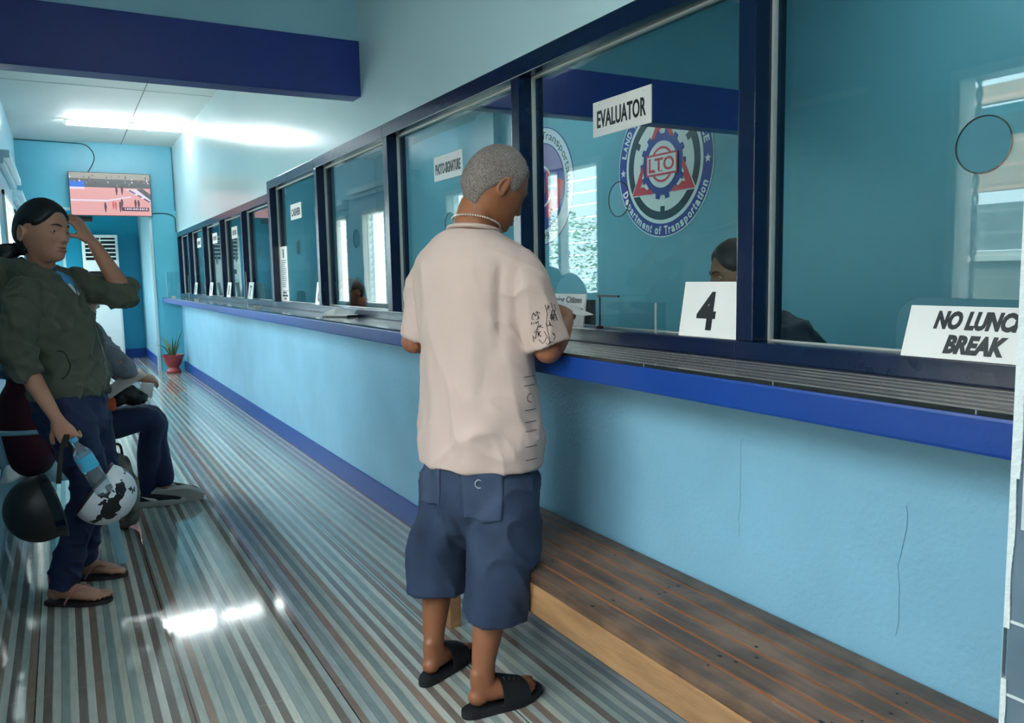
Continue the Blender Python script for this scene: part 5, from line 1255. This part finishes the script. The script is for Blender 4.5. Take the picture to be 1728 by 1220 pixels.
# what she holds: bottle, two helmets
bt = thing('water_bottle', 'clear water bottle with a light blue label hanging from the woman\'s hand', 'bottle', (0.0, 3.40, 0.70))
b0, b1 = V((-0.003, 3.382, 0.722)), V((0.094, 3.40, 0.496)); ax_ = (b1 - b0); Lb = ax_.length; MB_ = Matrix.Translation(b0) @ ax_.to_track_quat('Z', 'Y').to_matrix().to_4x4()
M_PET = mat('bottle_pet', srgb(214, 232, 240), 0.06, spec=0.8); M_PET.node_tree.nodes['Principled BSDF'].inputs['Transmission Weight'].default_value = 0.85; M_PET.node_tree.nodes['Principled BSDF'].inputs['IOR'].default_value = 1.33; prof = [(0.0125, 0.016), (0.0125, 0.03), (0.020, 0.045), (0.030, 0.062), (0.0325, 0.075), (0.0325, 0.135)]
for k in range(6): prof += [(0.0305, 0.140 + k * 0.016), (0.0325, 0.147 + k * 0.016)]
prof += [(0.031, Lb - 0.006), (0.024, Lb), (0.001, Lb - 0.004)]
MB().lathe(prof, 28, MB_, caps=False).build('shell', M_PET, bt, smooth=0.6)
MB().lathe([(0.0145, 0.0), (0.0145, 0.016), (0.0005, 0.0165)][::-1] + [(0.0005, 0.0)], 20, MB_).build('cap', mat('cap_blue', srgb(90, 160, 200), 0.4), bt, smooth=0.6)
MB().lathe([(0.0332, 0.078), (0.0334, 0.134)], 28, MB_, caps=False).build('bottle_label', mat('label_cyan', srgb(70, 178, 212), 0.45), bt, smooth=0.6)

lb = MB()
for k in range(5):
    for i in range(6):
        a0 = -2.3 + i * 0.13; zz = 0.092 + k * 0.0055 + i * 0.001
        if (k, i) not in ((0, 0), (4, 5), (3, 0)): lb.add([(0.0338 * math.cos(a), 0.0338 * math.sin(a), z) for a, z in ((a0, zz), (a0 + 0.10, zz), (a0 + 0.10, zz + 0.003), (a0, zz + 0.003))], [(0, 1, 2, 3)], MB_)
lb.build('label_print', mat('label_rose', srgb(206, 150, 170), 0.5), bt, fixn=False); rebase(bt, bt.location.copy())
def helmet_shell(c, axis, r, cut=1.95, n=40, m=24, sq=(1, 1, 1.05)):
    Mh = Matrix.Translation(c) @ V(axis).to_track_quat('Z', 'Y').to_matrix().to_4x4(); rings = []
    for i in range(1, m + 1):
        t_ = cut * i / m; rings.append([(r * sq[0] * math.sin(t_) * math.cos(2*PI*j/n), r * sq[1] * math.sin(t_) * math.sin(2*PI*j/n) * 1.08, r * sq[2] * math.cos(t_)) for j in range(n)])
    inner = [[(p[0] * .86, p[1] * .86, p[2] * .86 if i < m - 1 else p[2]) for p in rg] for i, rg in enumerate(rings)]
    return Mh, rings, inner
def helmet(name, label, c, axis, r, m_shell, strap_pts, visor=True):
    t = thing(name, label, 'helmet', (c[0], c[1], c[2] - r)); Mh, ro, ri = helmet_shell(c, axis, r)
    MB().loft(ro, True, Mh).build('shell', m_shell, t, smooth=0.9) if False else None
    s_ = MB(); n = len(ro[0]); s_.loft(ro + ri[::-1], False, Mh); s_.add([p for p in ro[0]], [tuple(range(n))], Mh); s_.add([p for p in ri[0]], [tuple(range(n - 1, -1, -1))], Mh)
    s_.build('shell', m_shell, t, smooth=0.9)
    l_ = MB(); l_.loft([[(p[0] * .985, p[1] * .985, p[2] * .985) for p in rg] for rg in ri[2:]], False, Mh); l_.build('lining', mat('helmet_lining', srgb(22, 22, 26), 0.9), t, smooth=0.9)
    rm = MB(); rm.tube([Mh @ V(p) for p in ro[-1]] + [Mh @ V(ro[-1][0])], 0.007, n=8, res=1, caps=False); rm.build('rim_trim', mat('helmet_trim', srgb(26, 26, 30), 0.5), t, smooth=9)
    sp = MB(); sp.limb(strap_pts, [(0.009, 0.0015)] * len(strap_pts), n=8, res=5, dome=False); sp.build('chin_strap', mat('strap_dark', srgb(40, 34, 30), 0.8), t, smooth=9)
    if visor:
        v = MB(); rr = []
        for k in range(13):
            a = math.radians(-60 + 10 * k); rr.append([(r * 1.0 * math.cos(a), r * 1.08 * math.sin(a), -r * 0.10), (r * 1.26 * math.cos(a * .8), r * 1.1 * math.sin(a), -r * 0.34), (r * 1.24 * math.cos(a * .8), r * 1.08 * math.sin(a), -r * 0.38), (r * 0.98 * math.cos(a), r * 1.06 * math.sin(a), -r * 0.16)])
        v.loft(rr, True, Mh); v.build('visor', mat('visor_dark', srgb(16, 18, 22), 0.15, spec=0.7), t, smooth=0.9)
    rebase(t, t.location.copy()); return t
def peel_mat():
    m = bpy.data.materials.new('helmet_white_chipped'); m.use_nodes = True; nt = m.node_tree; N = nt.nodes; L = nt.links; b = N['Principled BSDF']
    tc = N.new('ShaderNodeTexCoord'); n = N.new('ShaderNodeTexNoise'); n.inputs['Scale'].default_value = 14; n.inputs['Detail'].default_value = 3; L.new(tc.outputs['Object'], n.inputs['Vector'])
    r = N.new('ShaderNodeValToRGB'); r.color_ramp.interpolation = 'CONSTANT'; r.color_ramp.elements[0].color = srgb(16, 18, 24); r.color_ramp.elements[1].position = 0.40; r.color_ramp.elements[1].color = srgb(216, 220, 222)
    L.new(n.outputs['Fac'], r.inputs[0]); L.new(r.outputs[0], b.inputs['Base Color']); b.inputs['Roughness'].default_value = 0.35; return m
grip = V((-0.02, 3.40, 0.735))
helmet('motorcycle_helmet', 'white motorcycle helmet with black chipped patches, hanging beside the bottle', (0.092, 3.50, 0.465), (0.78, -0.15, -0.60), 0.112, peel_mat(), [grip, V((0.0, 3.42, 0.66)), V((0.03, 3.45, 0.60)), V((0.075, 3.47, 0.555))], False)
helmet('motorcycle_helmet', 'black motorcycle helmet hanging low at the woman\'s side, left of the white one', (-0.125, 3.42, 0.462), (-0.93, -0.22, -0.22), 0.116, mat('helmet_black', srgb(14, 14, 17), 0.5), [grip, V((-0.04, 3.41, 0.68)), V((-0.05, 3.41, 0.62)), V((-0.06, 3.41, 0.55))])

# ---------------------------------------------------------------- seated and office people
def simple_person(label, hc_, az, pitch, chest, pelvis, skin, hairm, topm, arms, fem=True, legs_=None, legm=None, sh=0.16, baz=None, neck_z=0.0, hair_fn=None, name='person', base=None, hands=True):
    t = thing(name, label, 'person', base or (pelvis[0], pelvis[1], 0)); t['_skin'] = skin.name; hc_ = V(hc_); chest = V(chest); pelvis = V(pelvis)
    F_, R_ = axes(baz if baz is not None else az); H_ = frame(hc_, az, pitch); b = MB(); add_head(b, H_, 1.0, fem, 64, 48)
    b.limb([chest + V((0, 0, .0)), chest.lerp(hc_, .6), hc_ + V((0, 0, -0.04)) - F_ * .01], [0.055, 0.050, 0.052], n=18)
    b.limb([pelvis, pelvis.lerp(chest, .5), chest], [(0.13, 0.09), (0.12, 0.085), (0.10, 0.07)], ref=R_, n=22)
    g = MB(); g.limb([pelvis + V((0, 0, -.02)), pelvis.lerp(chest, .35), pelvis.lerp(chest, .75), chest.lerp(pelvis, .05), chest + (hc_ - chest) * .22], [(0.175, 0.13), (0.165, 0.125), (sh + .015, 0.125), (sh - .01, 0.10), (0.07, 0.065)], ref=R_, n=36, res=5, dome=False)
    for s, e, w, hd, up, cut in arms:
        s, e, w = V(s), V(e), V(w); b.limb([s.lerp(e, .3), (s + e) / 2, e], [0.034, 0.036, 0.034], n=14); b.limb([e, e.lerp(w, .35), w], [0.035, 0.034, 0.024], n=14)
        if hands: add_hand(b, hand_M(w + V(hd).normalized() * .02, hd, up), 1 if (s - chest).dot(R_) < 0 else -1, (28, 36, 26), k=0.95)
        g.limb([s - V((0, 0, .02)), s, (s + e) / 2, e], [0.055, 0.060, 0.058, 0.054], n=22, dome=False); 
        if cut > 0: g.limb([e - (w - e) * .1, e, e.lerp(w, cut * .5), e.lerp(w, cut)], [0.050, 0.054, 0.048, 0.038], n=22, dome=False)
    if legs_:
        pn = MB(); pn.limb([pelvis + V((0, 0, .06)), pelvis], [(0.165, 0.125), (0.175, 0.13)], ref=R_, n=28)
        for hp, kn, an in legs_:
            hp, kn, an = V(hp), V(kn), V(an); pn.limb([hp, hp.lerp(kn, .5), kn, kn.lerp(an, .4), an], [0.088, 0.084, 0.068, 0.060, 0.050], n=24, res=5); b.limb([kn.lerp(an, .6), an - V((0, 0, .03))], [0.036, 0.032], n=14)
        organic(pn, 'jeans', legm, t, 0.0075, 4, wrinkle=wr(0.006, (9, 9, 9), 2))
    organic(b, 'body', skin, t, 0.0052, 2); face_parts(H_, t, 1.0, fem, mat('lip_rose', srgb(150, 84, 78), 0.45))
    organic(g, 'top', topm, t, 0.0070, 4, wrinkle=wr(0.009, (9, 9, 7), hc_.y, lambda co: folds(co, 0.009, 9, 12, 0.4, 6) + 0.003 * math.sin((co.z + co.x * .6) * 60)))
    hair_cap(H_, 1.0, hair_fn or w_line, 0.012, 'hair', hairm, t, fem, 64, 48, rough=0.002)
    return t
GREYSW = mat('sweater_grey', srgb(128, 132, 142), 0.9, noise_amt=0.12, noise_scale=60, bump=0.2, bump_scale=300)
p1 = simple_person('seated person in a grey sweater and jeans with dark sneakers, papers in hand', (0.085, 4.90, 1.225), 70, 18, (0.03, 4.90, 1.03), (-0.06, 4.93, 0.53), SK_W, HAIRB, GREYSW,
    [((0.105, 4.765, 1.045), (0.245, 4.725, 0.875), (0.315, 4.80, 0.775), (0.8, .35, -.1), (0.2, -.5, .8), 0.85), ((0.02, 5.06, 1.03), (0.16, 5.07, 0.86), (0.27, 4.95, 0.77), (.8, -.4, -.1), (.2, .4, .8), 0.85)],
    legs_=[((-0.03, 4.84, 0.52), (0.385, 4.83, 0.535), (0.352, 5.02, 0.105)), ((-0.03, 5.02, 0.52), (0.405, 5.01, 0.52), (0.450, 4.985, 0.150))], legm=JEANS, baz=85)
# red strap on the shoulder, sneakers
MB().limb([(0.095, 4.80, 1.115), (0.135, 4.745, 1.085), (0.155, 4.73, 1.03), (0.15, 4.76, 0.96)], [(0.020, 0.006)] * 4, ref=(0.6, -0.8, 0), n=10, res=4).build('red_strap', mat('strap_red', srgb(170, 30, 52), 0.7), p1, smooth=9)
def sneaker(M, par):
    up = MB(); up.limb([(0, -0.045, 0.060), (0, -0.02, 0.058), (0, 0.03, 0.055), (0, 0.09, 0.042), (0, 0.15, 0.032), (0, 0.185, 0.026)], [(0.034, 0.034), (0.038, 0.040), (0.040, 0.038), (0.044, 0.028), (0.043, 0.020), (0.030, 0.012)], ref=(1, 0, 0), n=22, M=M)
    up.limb([(0, -0.02, 0.075), (0, -0.015, 0.10)], [(0.038, 0.040), (0.036, 0.038)], ref=(1, 0, 0), n=20, M=M, dome=False)
    u = up.build('sneaker_upper', mat('sneaker_black', srgb(24, 28, 40), 0.7), par, smooth=9)
    ol = foot_outline(1, 0.06, L0=-0.088, L1=0.215); sl_ = MB()
    sl_.loft([[(x * .96, y * .98, 0.0) for x, y in ol], [(x * 1.04, y, 0.006) for x, y in ol], [(x * 1.06, y, 0.022) for x, y in ol], [(x * 1.0, y * .99, 0.032) for x, y in ol]], True, M)
    sl_.build('sneaker_sole', mat('sneaker_sole', srgb(186, 184, 176), 0.6, bump=0.3, bump_scale=120), u, smooth=0.9)
    for s in (-1, 1):
        MB().limb([(s * 0.0445, 0.055, 0.036), (s * 0.0445, 0.035, 0.040), (s * 0.0425, 0.005, 0.050), (s * 0.038, -0.03, 0.066)], [(0.003, 0.002), (0.003, 0.009), (0.003, 0.006), (0.002, 0.001)], ref=(1, 0, 0), M=M, n=8, res=4).build('side_swoosh', M_SIGN, u, smooth=9)
    for k in range(4): MB().limb([(-0.018, 0.055 + k * 0.016, 0.083 - k * 0.008), (0, 0.058 + k * 0.016, 0.0885 - k * 0.008), (0.018, 0.055 + k * 0.016, 0.083 - k * 0.008)], [0.0026] * 3, M=M, n=6, res=2).build('lace', mat('lace_dark', srgb(40, 44, 56), 0.8), u)
    return u
sneaker(frame((0.352, 5.02, 0.001), 98), p1)
sneaker(frame((0.445, 4.975, 0.062), 97, 8) @ Matrix.Rotation(math.radians(-62), 4, 'Y') , p1)
rebase(p1, p1.location.copy())
bag = thing('handbag', 'black handbag with an orange flap on the lap of the person in grey', 'bag', (0.24, 4.78, 0.62))
m_ = MB(); m_.limb([(0.20, 4.80, 0.665), (0.26, 4.79, 0.69), (0.335, 4.80, 0.665)], [(0.06, 0.045), (0.065, 0.055), (0.055, 0.040)], ref=(0, 1, 0), n=24); organic(m_, 'body', M_BLACK, bag, 0.006, 4, wrinkle=wr(0.01, (25, 25, 25), 3))
MB().limb([(0.165, 4.735, 0.70), (0.185, 4.722, 0.66), (0.20, 4.73, 0.62)], [(0.030, 0.004), (0.030, 0.004), (0.012, 0.004)], ref=(1, 0, 0), n=10).build('orange_flap', mat('orange_cloth', srgb(214, 84, 44), 0.7), bag, smooth=9); rebase(bag, bag.location.copy())
pa = thing('paper_bundle', 'cream folded papers held over the black handbag', 'paper', (0.27, 4.76, 0.76)); Mx = Matrix.Translation((0.27, 4.745, 0.765)) @ Matrix.Rotation(0.3, 4, 'Z') @ Matrix.Rotation(-0.45, 4, 'Y') @ Matrix.Rotation(0.35, 4, 'X')
MB().add([(-0.12, -0.03, -0.02), (0.0, -0.05, 0.004), (0.10, -0.04, 0.0), (0.11, 0.05, 0.0), (0.0, 0.05, 0.012), (-0.12, 0.05, -0.01)], [(0, 1, 4, 5), (1, 2, 3, 4)], Mx).build('cream_sheet', mat('paper_cream', srgb(226, 204, 190), 0.7), pa)
MB().box((-0.035, -0.003, -0.05), (0.03, 0.0, 0.03), Matrix.Translation((0.375, 4.79, 0.715)) @ Matrix.Rotation(0.2, 4, 'Y')).build('white_card', M_SIGN, pa); rebase(pa, pa.location.copy())
DARKTOP = mat('office_top_dark', srgb(26, 30, 48), 0.8)
off_legs = lambda x, y: None
e1 = simple_person('dark-haired office worker behind the glass, head showing above the number 4 plate', (2.085, 2.085, 1.285), -62, 12, (2.18, 2.06, 1.10), (2.62, 2.0, 0.56), mat('skin_office', srgb(150, 100, 78), 0.5), HAIRB, DARKTOP,
    [((2.24, 2.22, 1.08), (2.16, 2.34, 0.86), (2.06, 2.26, 0.775), (-.8, -.3, 0), (0, 0, 1), 0.8), ((2.16, 1.90, 1.08), (2.10, 1.78, 0.86), (2.08, 1.86, 0.775), (-.7, .4, 0), (0, 0, 1), 0.8)], baz=-80, base=(2.62, 2.0, 0)); rebase(e1, e1.location.copy())
e2 = simple_person('office worker with brown hair bending low behind the second pane from the CASHIER sign', (2.15, 6.62, 1.175), -95, 30, (2.30, 6.62, 1.02), (2.66, 6.62, 0.56), MATS['skin_office'], mat('hair_brown', srgb(74, 48, 38), 0.5, noise_amt=0.4, noise_scale=50), mat('office_top_maroon', srgb(120, 44, 52), 0.8),
    [((2.30, 6.78, 1.0), (2.22, 6.86, 0.84), (2.12, 6.74, 0.775), (-.8, -.3, 0), (0, 0, 1), 0.8), ((2.30, 6.46, 1.0), (2.22, 6.38, 0.84), (2.12, 6.50, 0.775), (-.8, .3, 0), (0, 0, 1), 0.8)], baz=-88, base=(2.66, 6.62, 0)); rebase(e2, e2.location.copy())
# office stools under the two workers
for (x, y, lb) in ((2.66, 2.0, 'round dark office stool under the worker behind the number 4 plate'), (2.68, 6.62, 'round dark office stool under the brown-haired worker')):
    st = thing('office_stool', lb, 'stool', (x, y, 0)); Mx = Matrix.Translation((x, y, 0))
    MB().lathe([(0.0005, 0.38), (0.18, 0.38), (0.19, 0.40), (0.18, 0.43), (0.0005, 0.435)], 28, Mx).build('seat', M_BLACK, st, smooth=0.7)
    MB().lathe([(0.025, 0.05), (0.025, 0.38)], 14, Mx).build('column', M_BEAD, st, smooth=0.7); MB().lathe([(0.20, 0.0), (0.20, 0.02), (0.03, 0.05)], 24, Mx).build('base', M_BLACK, st, smooth=0.7); rebase(st, (x, y, 0))
for o in bpy.data.objects:
    if '_skin' in o: del o['_skin']
